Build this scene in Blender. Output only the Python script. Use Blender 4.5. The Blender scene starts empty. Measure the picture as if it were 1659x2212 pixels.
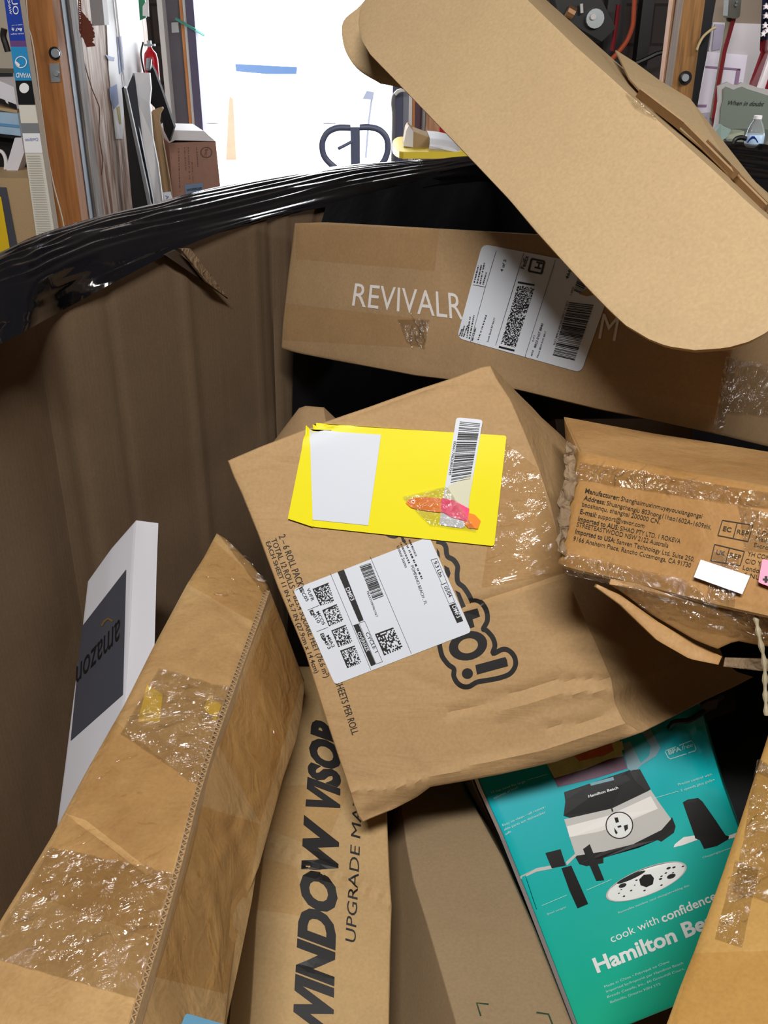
import bpy, bmesh, math, random
from mathutils import Vector, noise
from mathutils.bvhtree import BVHTree

scene = bpy.context.scene
col = scene.collection
random.seed(7)

# ------------------------------------------------------------------ camera
FPX = 2150.4                      # focal length in pixels of the 1659x2212 photograph
PITCH = math.radians(27.0)
CAM = Vector((0, 0, 1.6))
FW = Vector((0, math.cos(PITCH), -math.sin(PITCH)))
UPV = Vector((0, math.sin(PITCH), math.cos(PITCH)))
RT = Vector((1, 0, 0))
cd = bpy.data.cameras.new('camera')
cam = bpy.data.objects.new('camera', cd)
col.objects.link(cam)
cam.location = CAM
cam.rotation_euler = (math.radians(90) - PITCH, 0, 0)
cd.sensor_fit = 'VERTICAL'
cd.sensor_height = 36.0
cd.lens = 36.0 * FPX / 2212.0
cd.clip_start = 0.02
scene.camera = cam

# ------------------------------------------------------------------ colour management, world, lamps
vs = scene.view_settings
vs.view_transform = 'Standard'
vs.look = 'None'
vs.gamma = 1.0
vs.use_curve_mapping = False
vs.exposure = 0.0
w = bpy.data.worlds.new('world')
scene.world = w
w.use_nodes = True
bg = w.node_tree.nodes['Background']
bg.inputs[0].default_value = (0.93, 0.96, 1.0, 1)
bg.inputs[1].default_value = 10.0


def area(name, loc, target, size, sy, power, color):
    l = bpy.data.lights.new(name, 'AREA')
    l.shape = 'RECTANGLE'
    l.size = size
    l.size_y = sy
    l.energy = power
    l.color = color
    o = bpy.data.objects.new(name, l)
    col.objects.link(o)
    o.location = loc
    d = Vector(target) - Vector(loc)
    o.rotation_euler = d.to_track_quat('-Z', 'Y').to_euler()
    return o


KEY = Vector((-0.05, -0.5, 2.8))
area('area_lamp', KEY, (0.05, 1.2, 0.8), 0.75, 0.18, 69, (1.0, 0.975, 0.925))
area('area_lamp', (3.1, 1.7, 1.85), (-0.4, 1.2, 0.9), 0.25, 0.4, 12, (1.0, 0.965, 0.92))
area('area_lamp', (1.6, 2.2, 2.5), (1.5, 4.4, 1.9), 1.2, 0.3, 34, (1.0, 0.95, 0.9))  # unseen lamp added as fill for the right background
area('area_lamp', (-2.2, 2.2, 2.5), (-1.6, 4.4, 1.8), 1.0, 0.3, 18, (1.0, 0.96, 0.92))  # unseen fill lamp, added for the left background


# ------------------------------------------------------------------ projection helpers


def ray(p):
    return FW + RT * ((p[0] - 829.5) / FPX) - UPV * ((p[1] - 1106.0) / FPX)


def V(px, py, d):
    """point that stands d metres in front of the lens plane in the direction of photo position (px, py)"""
    return CAM + ray((px, py)) * d


def at_y(px, py, y):
    r = ray((px, py))
    return CAM + r * (y / r.y)


def zz(x0, y0, s):
    return lambda x, y: (x0 + x / s, y0 + y / s)


def lerp(a, b, t):
    return a + (b - a) * t


# ------------------------------------------------------------------ object helpers
def thing(name, label, cat, loc, group=None):
    o = bpy.data.objects.new(name, None)
    col.objects.link(o)
    o.empty_display_size = 0.05
    o.location = loc
    tag(o, label, cat, group)
    return o


def tag(o, label=None, cat=None, group=None, kind=None):
    if label: o['label'] = label
    if cat: o['category'] = cat
    if group: o['group'] = group
    if kind: o['kind'] = kind
    return o


def root_loc(p):
    v = Vector((0, 0, 0))
    while p is not None:
        v += Vector(p.location)
        p = p.parent
    return v


class MB:
    def __init__(s):
        s.v = []; s.f = []; s.uv = []; s.mi = []

    def vert(s, p):
        s.v.append(Vector(p)); return len(s.v) - 1

    def face(s, idx, uv=None, mi=0):
        s.f.append(tuple(idx)); s.uv.append(uv); s.mi.append(mi)

    def poly(s, pts, uv=None, mi=0):
        s.face([s.vert(p) for p in pts], uv, mi)

    def grid(s, G, UV=None, mi=0, flip=False):
        n = len(G); m = len(G[0])
        ids = [[s.vert(G[i][j]) for j in range(m)] for i in range(n)]
        for i in range(n - 1):
            for j in range(m - 1):
                q = [(i, j), (i, j + 1), (i + 1, j + 1), (i + 1, j)]
                if not flip: q.reverse()
                s.face([ids[a][b] for a, b in q], [UV[a][b] for a, b in q] if UV else None, mi)
        return ids

    def box(s, a, b, mi=0):
        x0, y0, z0 = a; x1, y1, z1 = b
        c = [s.vert(p) for p in ((x0, y0, z0), (x1, y0, z0), (x1, y1, z0), (x0, y1, z0), (x0, y0, z1), (x1, y0, z1), (x1, y1, z1), (x0, y1, z1))]
        for q in ((3, 2, 1, 0), (4, 5, 6, 7), (0, 1, 5, 4), (1, 2, 6, 5), (2, 3, 7, 6), (3, 0, 4, 7)):
            s.face([c[k] for k in q], None, mi)

    def prism(s, pts, t, mi=0):
        """solid from a polygon (3D points) pushed by vector t"""
        t = Vector(t)
        a = [s.vert(p) for p in pts]; b = [s.vert(Vector(p) + t) for p in pts]
        n = len(pts)
        s.face(a, None, mi); s.face(b[::-1], None, mi)
        for i in range(n):
            k = (i + 1) % n
            s.face((a[k], a[i], b[i], b[k]), None, mi)

    def tube(s, pts, r, seg=8, mi=0, cap=True):
        pts = [Vector(p) for p in pts]
        rs = r if isinstance(r, (list, tuple)) else [r] * len(pts)
        rings = []
        prev = None
        for i, p in enumerate(pts):
            if i == 0: d = pts[1] - p
            elif i == len(pts) - 1: d = p - pts[i - 1]
            else: d = pts[i + 1] - pts[i - 1]
            d.normalize()
            if prev is None:
                a = d.orthogonal().normalized()
            else:
                a = (prev - d * prev.dot(d)).normalized()
            prev = a
            b = d.cross(a)
            rings.append([s.vert(p + (a * math.cos(2 * math.pi * k / seg) + b * math.sin(2 * math.pi * k / seg)) * rs[i]) for k in range(seg)])
        for i in range(len(rings) - 1):
            for k in range(seg):
                q = (k + 1) % seg
                s.face((rings[i][k], rings[i][q], rings[i + 1][q], rings[i + 1][k]), None, mi)
        if cap:
            s.face(rings[0][::-1], None, mi); s.face(rings[-1], None, mi)

    def lathe(s, c, prof, seg=24, mi=0):
        c = Vector(c)
        rings = [[s.vert(c + Vector((r * math.cos(2 * math.pi * k / seg), r * math.sin(2 * math.pi * k / seg), z))) for k in range(seg)] for r, z in prof]
        for i in range(len(rings) - 1):
            for k in range(seg):
                q = (k + 1) % seg
                s.face((rings[i][k], rings[i][q], rings[i + 1][q], rings[i + 1][k]), None, mi)
        s.face(rings[0][::-1], None, mi); s.face(rings[-1], None, mi)

    def bvh(s):
        return BVHTree.FromPolygons([tuple(v) for v in s.v], s.f)

    def build(s, name, mats, parent=None, smooth=True, angle=35):
        me = bpy.data.meshes.new(name)
        off = root_loc(parent) if parent else Vector((0, 0, 0))
        own = Vector((0, 0, 0))
        if parent is None and s.v:
            lo = Vector((min(v.x for v in s.v), min(v.y for v in s.v), min(v.z for v in s.v)))
            hi = Vector((max(v.x for v in s.v), max(v.y for v in s.v), max(v.z for v in s.v)))
            own = Vector(((lo.x + hi.x) / 2, (lo.y + hi.y) / 2, lo.z))
        me.from_pydata([tuple(v - off - own) for v in s.v], [], s.f)
        if not isinstance(mats, (list, tuple)): mats = [mats]
        for m in mats: me.materials.append(m)
        for p, k in zip(me.polygons, s.mi): p.material_index = k
        if any(u is not None for u in s.uv):
            L = me.uv_layers.new(name='UVMap')
            for p, u in zip(me.polygons, s.uv):
                if u:
                    for li, c in zip(p.loop_indices, u): L.data[li].uv = c
        if smooth:
            for p in me.polygons: p.use_smooth = True
            me.set_sharp_from_angle(angle=math.radians(angle))
        me.update()
        o = bpy.data.objects.new(name, me)
        o.location = own
        col.objects.link(o)
        if parent: o.parent = parent
        return o


# ------------------------------------------------------------------ materials
def lin(c):
    return tuple(((x / 255.0) / 12.92 if x / 255.0 <= 0.04045 else ((x / 255.0 + 0.055) / 1.055) ** 2.4) for x in c) + (1.0,)


def newmat(name):
    m = bpy.data.materials.new(name)
    m.use_nodes = True
    nt = m.node_tree
    return m, nt, nt.nodes, nt.links, nt.nodes['Principled BSDF']


def plain(name, rgb, rough=0.6, metal=0.0, spec=0.4, var=0.06, scale=9.0, bump=0.0):
    m, nt, N, L, P = newmat(name)
    c = lin(rgb)
    tc = N.new('ShaderNodeTexCoord')
    nz = N.new('ShaderNodeTexNoise'); nz.inputs['Scale'].default_value = scale; nz.inputs['Detail'].default_value = 5
    L.new(tc.outputs['Object'], nz.inputs['Vector'])
    mx = N.new('ShaderNodeMix'); mx.data_type = 'RGBA'
    mx.inputs[6].default_value = tuple(x * (1 - var) for x in c[:3]) + (1,)
    mx.inputs[7].default_value = tuple(min(1, x * (1 + var)) for x in c[:3]) + (1,)
    L.new(nz.outputs['Fac'], mx.inputs[0])
    L.new(mx.outputs[2], P.inputs['Base Color'])
    P.inputs['Roughness'].default_value = rough
    P.inputs['Metallic'].default_value = metal
    P.inputs['Specular IOR Level'].default_value = spec
    if bump:
        b = N.new('ShaderNodeBump'); b.inputs['Strength'].default_value = bump; b.inputs['Distance'].default_value = 0.002
        n2 = N.new('ShaderNodeTexNoise'); n2.inputs['Scale'].default_value = scale * 6
        L.new(tc.outputs['Object'], n2.inputs['Vector'])
        L.new(n2.outputs['Fac'], b.inputs['Height']); L.new(b.outputs['Normal'], P.inputs['Normal'])
    return m


def kraft(name, rgb, blotch=0.14, stain=None, wrinkle=0.25, flute=0.0, wscale=14.0, rough=0.7, spec=0.22, stretch=(1, 1, 1)):
    m, nt, N, L, P = newmat(name)
    c = lin(rgb)
    tc = N.new('ShaderNodeTexCoord')
    n1 = N.new('ShaderNodeTexNoise'); n1.inputs['Scale'].default_value = 7; n1.inputs['Detail'].default_value = 6; n1.inputs['Roughness'].default_value = 0.65
    n2 = N.new('ShaderNodeTexNoise'); n2.inputs['Scale'].default_value = 260; n2.inputs['Detail'].default_value = 3
    L.new(tc.outputs['Object'], n1.inputs['Vector']); L.new(tc.outputs['Object'], n2.inputs['Vector'])
    cr = N.new('ShaderNodeMapRange'); cr.inputs[1].default_value = 0.3; cr.inputs[2].default_value = 0.7
    L.new(n1.outputs['Fac'], cr.inputs[0])
    mx = N.new('ShaderNodeMix'); mx.data_type = 'RGBA'
    lo = stain if stain else tuple(x * (1 - blotch) for x in c[:3])
    mx.inputs[6].default_value = tuple(lin(stain)[:3]) + (1,) if stain else lo + (1,)
    mx.inputs[7].default_value = tuple(x * (1 + blotch * .6) for x in c[:3]) + (1,)
    L.new(cr.outputs[0], mx.inputs[0])
    m2 = N.new('ShaderNodeMix'); m2.data_type = 'RGBA'; m2.blend_type = 'OVERLAY'; m2.inputs[0].default_value = 0.16
    L.new(mx.outputs[2], m2.inputs[6]); L.new(n2.outputs['Fac'], m2.inputs[7])
    hs = N.new('ShaderNodeHueSaturation'); hs.inputs['Saturation'].default_value = 1.0
    L.new(m2.outputs[2], hs.inputs['Color'])
    L.new(hs.outputs[0], P.inputs['Base Color'])
    P.inputs['Roughness'].default_value = rough
    P.inputs['Specular IOR Level'].default_value = spec
    mp = N.new('ShaderNodeMapping'); mp.inputs['Scale'].default_value = stretch
    L.new(tc.outputs['Object'], mp.inputs[0])
    n3 = N.new('ShaderNodeTexNoise'); n3.inputs['Scale'].default_value = wscale; n3.inputs['Detail'].default_value = 4; n3.inputs['Distortion'].default_value = 0.8
    L.new(mp.outputs[0], n3.inputs['Vector'])
    b1 = N.new('ShaderNodeBump'); b1.inputs['Strength'].default_value = wrinkle; b1.inputs['Distance'].default_value = 0.012
    L.new(n3.outputs['Fac'], b1.inputs['Height'])
    b2 = N.new('ShaderNodeBump'); b2.inputs['Strength'].default_value = 0.12; b2.inputs['Distance'].default_value = 0.001
    L.new(n2.outputs['Fac'], b2.inputs['Height']); L.new(b1.outputs[0], b2.inputs['Normal'])
    out = b2
    if flute:
        wv = N.new('ShaderNodeTexWave'); wv.inputs['Scale'].default_value = 45; wv.inputs['Distortion'].default_value = 0.3
        wv.bands_direction = 'X'
        L.new(tc.outputs['UV'], wv.inputs['Vector'])
        b3 = N.new('ShaderNodeBump'); b3.inputs['Strength'].default_value = flute; b3.inputs['Distance'].default_value = 0.001
        L.new(wv.outputs['Fac'], b3.inputs['Height']); L.new(b2.outputs[0], b3.inputs['Normal'])
        out = b3
    L.new(out.outputs[0], P.inputs['Normal'])
    return m


def film(name, tint=(0.95, 0.9, 0.8), wr=0.5, scale=20, gloss=0.08, rough=0.1, stretch=(1, 1, 1)):
    """clear packing tape: mostly see-through with a wrinkled glossy skin"""
    m, nt, N, L, P = newmat(name)
    N.remove(P)
    out = N['Material Output']
    tr = N.new('ShaderNodeBsdfTransparent'); tr.inputs[0].default_value = tint + (1,)
    gl = N.new('ShaderNodeBsdfGlossy'); gl.inputs['Roughness'].default_value = rough
    tc = N.new('ShaderNodeTexCoord')
    mp = N.new('ShaderNodeMapping'); mp.inputs['Scale'].default_value = stretch
    L.new(tc.outputs['Object'], mp.inputs[0])
    nz = N.new('ShaderNodeTexNoise'); nz.inputs['Scale'].default_value = scale; nz.inputs['Detail'].default_value = 5; nz.inputs['Distortion'].default_value = 1.5
    L.new(mp.outputs[0], nz.inputs['Vector'])
    b = N.new('ShaderNodeBump'); b.inputs['Strength'].default_value = wr; b.inputs['Distance'].default_value = 0.02
    L.new(nz.outputs['Fac'], b.inputs['Height'])
    L.new(b.outputs[0], gl.inputs['Normal'])
    fr = N.new('ShaderNodeValue'); fr.outputs[0].default_value = 0.02
    ad = N.new('ShaderNodeMath'); ad.operation = 'ADD'; ad.inputs[1].default_value = gloss; ad.use_clamp = True
    L.new(fr.outputs[0], ad.inputs[0])
    mx = N.new('ShaderNodeMixShader')
    L.new(ad.outputs[0], mx.inputs[0]); L.new(tr.outputs[0], mx.inputs[1]); L.new(gl.outputs[0], mx.inputs[2])
    L.new(mx.outputs[0], out.inputs[0])
    return m


def wood(name, rgb, rgb2, scale=5.0, rough=0.65, axis=(14, 14, 0.9), knots=True):
    m, nt, N, L, P = newmat(name)
    tc = N.new('ShaderNodeTexCoord')
    mp = N.new('ShaderNodeMapping'); mp.inputs['Scale'].default_value = axis
    L.new(tc.outputs['Object'], mp.inputs[0])
    nz = N.new('ShaderNodeTexNoise'); nz.inputs['Scale'].default_value = scale; nz.inputs['Detail'].default_value = 6; nz.inputs['Distortion'].default_value = 0.7
    L.new(mp.outputs[0], nz.inputs['Vector'])
    cr = N.new('ShaderNodeMapRange'); cr.inputs[1].default_value = 0.35; cr.inputs[2].default_value = 0.65
    L.new(nz.outputs['Fac'], cr.inputs[0])
    mx = N.new('ShaderNodeMix'); mx.data_type = 'RGBA'
    mx.inputs[6].default_value = lin(rgb); mx.inputs[7].default_value = lin(rgb2)
    L.new(cr.outputs[0], mx.inputs[0])
    L.new(mx.outputs[2], P.inputs['Base Color'])
    P.inputs['Roughness'].default_value = rough
    P.inputs['Specular IOR Level'].default_value = 0.25
    b = N.new('ShaderNodeBump'); b.inputs['Strength'].default_value = 0.25; b.inputs['Distance'].default_value = 0.003
    L.new(nz.outputs['Fac'], b.inputs['Height']); L.new(b.outputs[0], P.inputs['Normal'])
    return m


def blackwrap(name, sc=(60, 3, 1), strength=0.5, rough=0.16):
    m, nt, N, L, P = newmat(name)
    P.inputs['Base Color'].default_value = (0.006, 0.006, 0.008, 1)
    P.inputs['Roughness'].default_value = rough
    P.inputs['Specular IOR Level'].default_value = 0.5
    tc = N.new('ShaderNodeTexCoord')
    mp = N.new('ShaderNodeMapping'); mp.inputs['Scale'].default_value = sc
    L.new(tc.outputs['UV'], mp.inputs[0])
    nz = N.new('ShaderNodeTexNoise'); nz.inputs['Scale'].default_value = 1.0; nz.inputs['Detail'].default_value = 4
    L.new(mp.outputs[0], nz.inputs['Vector'])
    b = N.new('ShaderNodeBump'); b.inputs['Strength'].default_value = strength; b.inputs['Distance'].default_value = 0.01
    L.new(nz.outputs['Fac'], b.inputs['Height']); L.new(b.outputs[0], P.inputs['Normal'])
    return m


M = {}
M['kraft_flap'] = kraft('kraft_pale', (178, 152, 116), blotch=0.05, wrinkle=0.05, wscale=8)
M['kraft_dim'] = kraft('kraft_brown', (156, 128, 95), blotch=0.10, wrinkle=0.12)
M['kraft_presto'] = kraft('kraft_warm', (171, 139, 99), blotch=0.07, wrinkle=0.3, wscale=7, stretch=(1.0, 3.2, 3.2))
M['kraft_orange'] = kraft('kraft_orange', (180, 147, 101), stain=(157, 121, 79), wrinkle=0.3, wscale=22, rough=0.5, spec=0.35)
M['kraft_taped'] = kraft('kraft_taped', (176, 138, 92), stain=(156, 116, 70), wrinkle=0.25, wscale=18, rough=0.5, spec=0.3)
M['kraft_visor'] = kraft('kraft_visor', (176, 146, 103), blotch=0.08, wrinkle=0.12, wscale=10)
M['kraft_green'] = kraft('kraft_recycled', (152, 130, 101), blotch=0.06, wrinkle=0.06, wscale=6)
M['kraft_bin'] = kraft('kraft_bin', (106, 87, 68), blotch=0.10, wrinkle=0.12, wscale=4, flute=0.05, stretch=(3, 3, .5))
M['kraft_yellow'] = kraft('kraft_yellow', (186, 146, 84), blotch=0.10, wrinkle=0.25, wscale=16, rough=0.45, spec=0.35)
M['kraft_grey'] = kraft('torn_cardboard', (132, 110, 86), blotch=0.25, wrinkle=0.6, wscale=60)
M['board_edge'] = kraft('board_edge', (196, 160, 112), blotch=0.2, wrinkle=0.1)
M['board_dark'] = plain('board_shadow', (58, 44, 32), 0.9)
M['tape'] = film('clear_tape', (0.98, 0.95, 0.90), wr=0.35, scale=30, gloss=0.03, rough=0.09)
M['tape_amber'] = film('amber_tape', (0.96, 0.90, 0.80), wr=0.3, scale=22, gloss=0.02, rough=0.12)
M['tape_flat'] = film('flat_tape', (0.975, 0.945, 0.90), wr=0.05, scale=10, gloss=0.0, rough=0.2)
M['tape_crumple'] = film('crumpled_tape', (0.98, 0.97, 0.94), wr=0.9, scale=40, gloss=0.20, rough=0.12)
M['paper'] = plain('label_paper', (206, 211, 222), 0.45, var=0.02, spec=0.4)
M['white_box'] = plain('white_coated_board', (222, 222, 232), 0.4, var=0.03, spec=0.4)
M['ink'] = plain('black_ink', (26, 24, 24), 0.55, var=0.1)
M['ink_grey'] = plain('grey_ink', (120, 122, 128), 0.6, var=0.1)
M['ink_brown'] = plain('faded_black_ink', (44, 36, 30), 0.6, var=0.1)
M['ink_white'] = plain('white_ink', (214, 208, 206), 0.6, var=0.05)
M['ink_green'] = plain('dark_green_ink', (44, 70, 50), 0.6)
M['yellow'] = plain('yellow_sticker', (228, 216, 0), 0.4, var=0.02, spec=0.3)
M['pink'] = plain('pink_marker', (244, 70, 120), 0.5, var=0.15, scale=60)
M['orange'] = plain('orange_marker', (248, 130, 10), 0.5, var=0.2, scale=60)
M['pinklabel'] = plain('pink_label', (240, 150, 180), 0.45)
M['blue_label'] = plain('light_blue_label', (128, 196, 240), 0.4, var=0.02)
M['slate'] = plain('slate_print', (70, 73, 84), 0.45, var=0.06)
M['slate_ink'] = plain('slate_dark_ink', (14, 14, 18), 0.5)
M['gold_ink'] = plain('gold_ink', (120, 92, 48), 0.5)
M['teal'], nt, N_, L_, P_ = newmat('teal_print')
_tc = N_.new('ShaderNodeTexCoord'); _sx = N_.new('ShaderNodeSeparateXYZ'); L_.new(_tc.outputs['UV'], _sx.inputs[0])
_mr = N_.new('ShaderNodeMapRange'); _mr.inputs[1].default_value = 0.02; _mr.inputs[2].default_value = 0.34; L_.new(_sx.outputs[1], _mr.inputs[0])
_mx = N_.new('ShaderNodeMix'); _mx.data_type = 'RGBA'; _mx.inputs[6].default_value = lin((30, 172, 138)); _mx.inputs[7].default_value = lin((4, 166, 184))
L_.new(_mr.outputs[0], _mx.inputs[0]); L_.new(_mx.outputs[2], P_.inputs['Base Color']); P_.inputs['Roughness'].default_value = .25
M['wrap'] = blackwrap('black_stretch_film', (4, 1.0, 1), 0.12, 0.1)
M['wrap_in'] = blackwrap('black_liner_shade', (12, 9, 1), 0.3, 0.35)
M['black'] = plain('black_plastic', (16, 16, 19), 0.4, spec=0.4)
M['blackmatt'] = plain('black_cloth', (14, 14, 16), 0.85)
M['steel'] = plain('blue_grey_steel', (84, 96, 110), 0.5, metal=0.3)
M['zinc'] = plain('zinc_plate', (170, 176, 182), 0.35, metal=0.6)
M['white'] = plain('white_paint', (232, 232, 236), 0.5, var=0.03)
M['offwhite'] = plain('offwhite_plastic', (214, 210, 200), 0.5, var=0.04)
M['conc'] = plain('concrete', (150, 146, 140), 0.85, var=0.15, scale=3, bump=0.2)
M['wall'] = plain('wall_paint', (196, 188, 174), 0.85, var=0.06, scale=2)
M['wood_post'] = wood('fir_post', (150, 96, 52), (176, 118, 68))
M['wood_dark'] = wood('old_post', (96, 68, 38), (138, 98, 54))
M['wood_pale'] = wood('pale_stud', (196, 146, 112), (222, 178, 142))
M['wood_grey'] = wood('weathered_wood', (92, 84, 80), (138, 126, 118), 4)
M['plywood'] = wood('scuffed_plywood', (160, 124, 104), (244, 232, 224), 3.2, axis=(9, 9, 1.3))
M['orange_wood'] = wood('jamb_wood', (196, 130, 80), (226, 160, 104))
M['rust'] = plain('rusted_steel', (112, 58, 44), 0.85, var=0.3, scale=40)
M['red'] = plain('red_enamel', (196, 24, 40), 0.3)
M['rib_red'] = plain('dark_red_cloth', (128, 24, 34), 0.7)
M['flag_blue'] = plain('navy_cloth', (22, 26, 56), 0.8)
M['flag_white'] = plain('flag_white_cloth', (216, 210, 216), 0.8)

# ------------------------------------------------------------------ patches and cartons


def sample(pl, ts):
    L = [0.0]
    for a, b in zip(pl, pl[1:]): L.append(L[-1] + (Vector(b) - Vector(a)).length)
    T = L[-1]
    out = []
    k = 0
    for t in ts:
        x = t * T
        k = 0
        while k < len(L) - 2 and L[k + 1] < x: k += 1
        seg = L[k + 1] - L[k]
        out.append(Vector(pl[k]).lerp(Vector(pl[k + 1]), (x - L[k]) / seg if seg > 1e-9 else 0))
    return out


def coons(top, right, bottom, left, us, vs_):
    T = sample(top, us); B = sample(bottom, us); Lf = sample(left, vs_); R = sample(right, vs_)
    G = []
    for i, v in enumerate(vs_):
        row = []
        for j, u in enumerate(us):
            p = T[j] * (1 - v) + B[j] * v + Lf[i] * (1 - u) + R[i] * u
            p -= T[0] * (1 - u) * (1 - v) + T[-1] * u * (1 - v) + B[0] * (1 - u) * v + B[-1] * u * v
            row.append(p)
        G.append(row)
    return G


def edge3(pl, d0, d1):
    """photo polyline to 3D, inverse depth linear along it"""
    L = [0.0]
    for a, b in zip(pl, pl[1:]): L.append(L[-1] + math.hypot(b[0] - a[0], b[1] - a[1]))
    return [V(p[0], p[1], 1.0 / lerp(1 / d0, 1 / d1, l / L[-1])) for p, l in zip(pl, L)]


def params(n, e):
    a = [0, e * .25, e]
    a += [e + (1 - 2 * e) * k / n for k in range(1, n)]
    a += [1 - e, 1 - e * .25, 1]
    return a


def segdist(p, a, b):
    ax, ay = a; bx, by = b
    dx, dy = bx - ax, by - ay
    l = dx * dx + dy * dy
    t = 0 if l == 0 else max(0, min(1, ((p[0] - ax) * dx + (p[1] - ay) * dy) / l))
    return math.hypot(p[0] - ax - t * dx, p[1] - ay - t * dy)


def project(P):
    q = P - CAM
    d = q.dot(FW)
    return (829.5 + FPX * q.dot(RT) / d, 1106 - FPX * q.dot(UPV) / d)


class Carton:
    """a box of real thickness: a crumpled front face plus four sides and a back"""

    def __init__(s, top, right, bottom, left, d, back, n=36, m=36, amp=0.0012, creases=(), round_=0.004, seed=0, sidenoise=0.002, dfun=None):
        # d: depth of the corners TL, TR, BR, BL; back: vectors from those corners to the rear corners
        T = edge3(top, d[0], d[1]); R = edge3(right, d[1], d[2]); Bm = edge3(bottom, d[3], d[2]); Lf = edge3(left, d[0], d[3])
        if dfun: T, R, Bm, Lf = [[V(p[0], p[1], dfun(*p)) for p in pl] for pl in (top, right, bottom, left)]
        W = (T[-1] - T[0]).length; H = (Lf[-1] - Lf[0]).length
        us = params(n, round_ / W); vv = params(m, round_ / H)
        G = coons(T, R, Bm, Lf, us, vv)
        nrm = (T[-1] - T[0]).cross(Lf[-1] - Lf[0]).normalized()
        if nrm.dot(CAM - T[0]) < 0: nrm = -nrm
        s.n = nrm; s.G = G
        if not isinstance(back, (list, tuple)): back = [back] * 4
        s.back = [(-nrm * b if isinstance(b, (int, float)) else Vector(b)) for b in back]
        ni = len(vv); nj = len(us)
        for i in range(ni):
            for j in range(nj):
                P = G[i][j]
                k = 0.0
                ev = min(us[j], 1 - us[j]) * W; eh = min(vv[i], 1 - vv[i]) * H
                for e in (ev, eh):
                    if e < round_: k -= (round_ - math.sqrt(max(0, round_ ** 2 - (round_ - e) ** 2))) * .8
                fade = min(1, min(ev, eh) / 0.03)
                k += amp * fade * noise.noise(P * 9 + Vector((seed, 0, 0))) * 2
                if creases:
                    px = project(P)
                    for pl, a, wd in creases:
                        dd = min(segdist(px, a_, b_) for a_, b_ in zip(pl, pl[1:]))
                        if dd < wd * 3: k += a * math.exp(-(dd / wd) ** 2)
                G[i][j] = P + (CAM - P).normalized() * k
        s.W = W; s.H = H; s.us = us; s.vv = vv
        mb = MB()
        UV = [[(u * W, (1 - v) * H) for u in us] for v in vv]
        mb.grid(G, UV)
        s.front = MB(); s.front.grid(G)
        b = s.back
        K = 8

        def bk(u, v):
            return b[0] * (1 - u) * (1 - v) + b[1] * u * (1 - v) + b[2] * u * v + b[3] * (1 - u) * v

        def side(pts, uvp, flip):
            rows = []; uvr = []
            for t in range(K + 1):
                f = t / K
                row = []
                for q, (p, (u, v)) in enumerate(zip(pts, uvp)):
                    x = p + bk(u, v) * f
                    x += nrm.cross(Vector((0.3, .5, .8))) * (noise.noise(x * 7 + Vector((seed, 3, 1))) * sidenoise * math.sin(math.pi * f))
                    row.append(x)
                rows.append(row)
                uvr.append([(q / 40.0 * 0.4, f * .4) for q in range(len(pts))])
            mb.grid(rows, uvr, flip=flip)
            return rows
        s.top = side(G[0], [(u, 0) for u in us], True)
        s.bottom = side(G[-1], [(u, 1) for u in us], False)
        s.leftside = side([g[0] for g in G], [(0, v) for v in vv], False)
        s.rightside = side([g[-1] for g in G], [(1, v) for v in vv], True)
        mb.grid([[G[i][j] + bk(us[j], vv[i]) for j in range(nj)] for i in range(ni)], flip=True)
        s.mb = mb
        s.tree = mb.bvh()

    def base(s):
        lo = min(v.z for v in s.mb.v)
        c = sum((Vector(v) for v in s.mb.v), Vector()) / len(s.mb.v)
        return Vector((c.x, c.y, lo))


def drop(tree, px, eps, fallback=None):
    r = ray(px).normalized()
    h, n, i, dist = tree.ray_cast(CAM, r)
    if h is None:
        return None
    if n.dot(r) > 0: n = -n
    return h + n * eps


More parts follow.
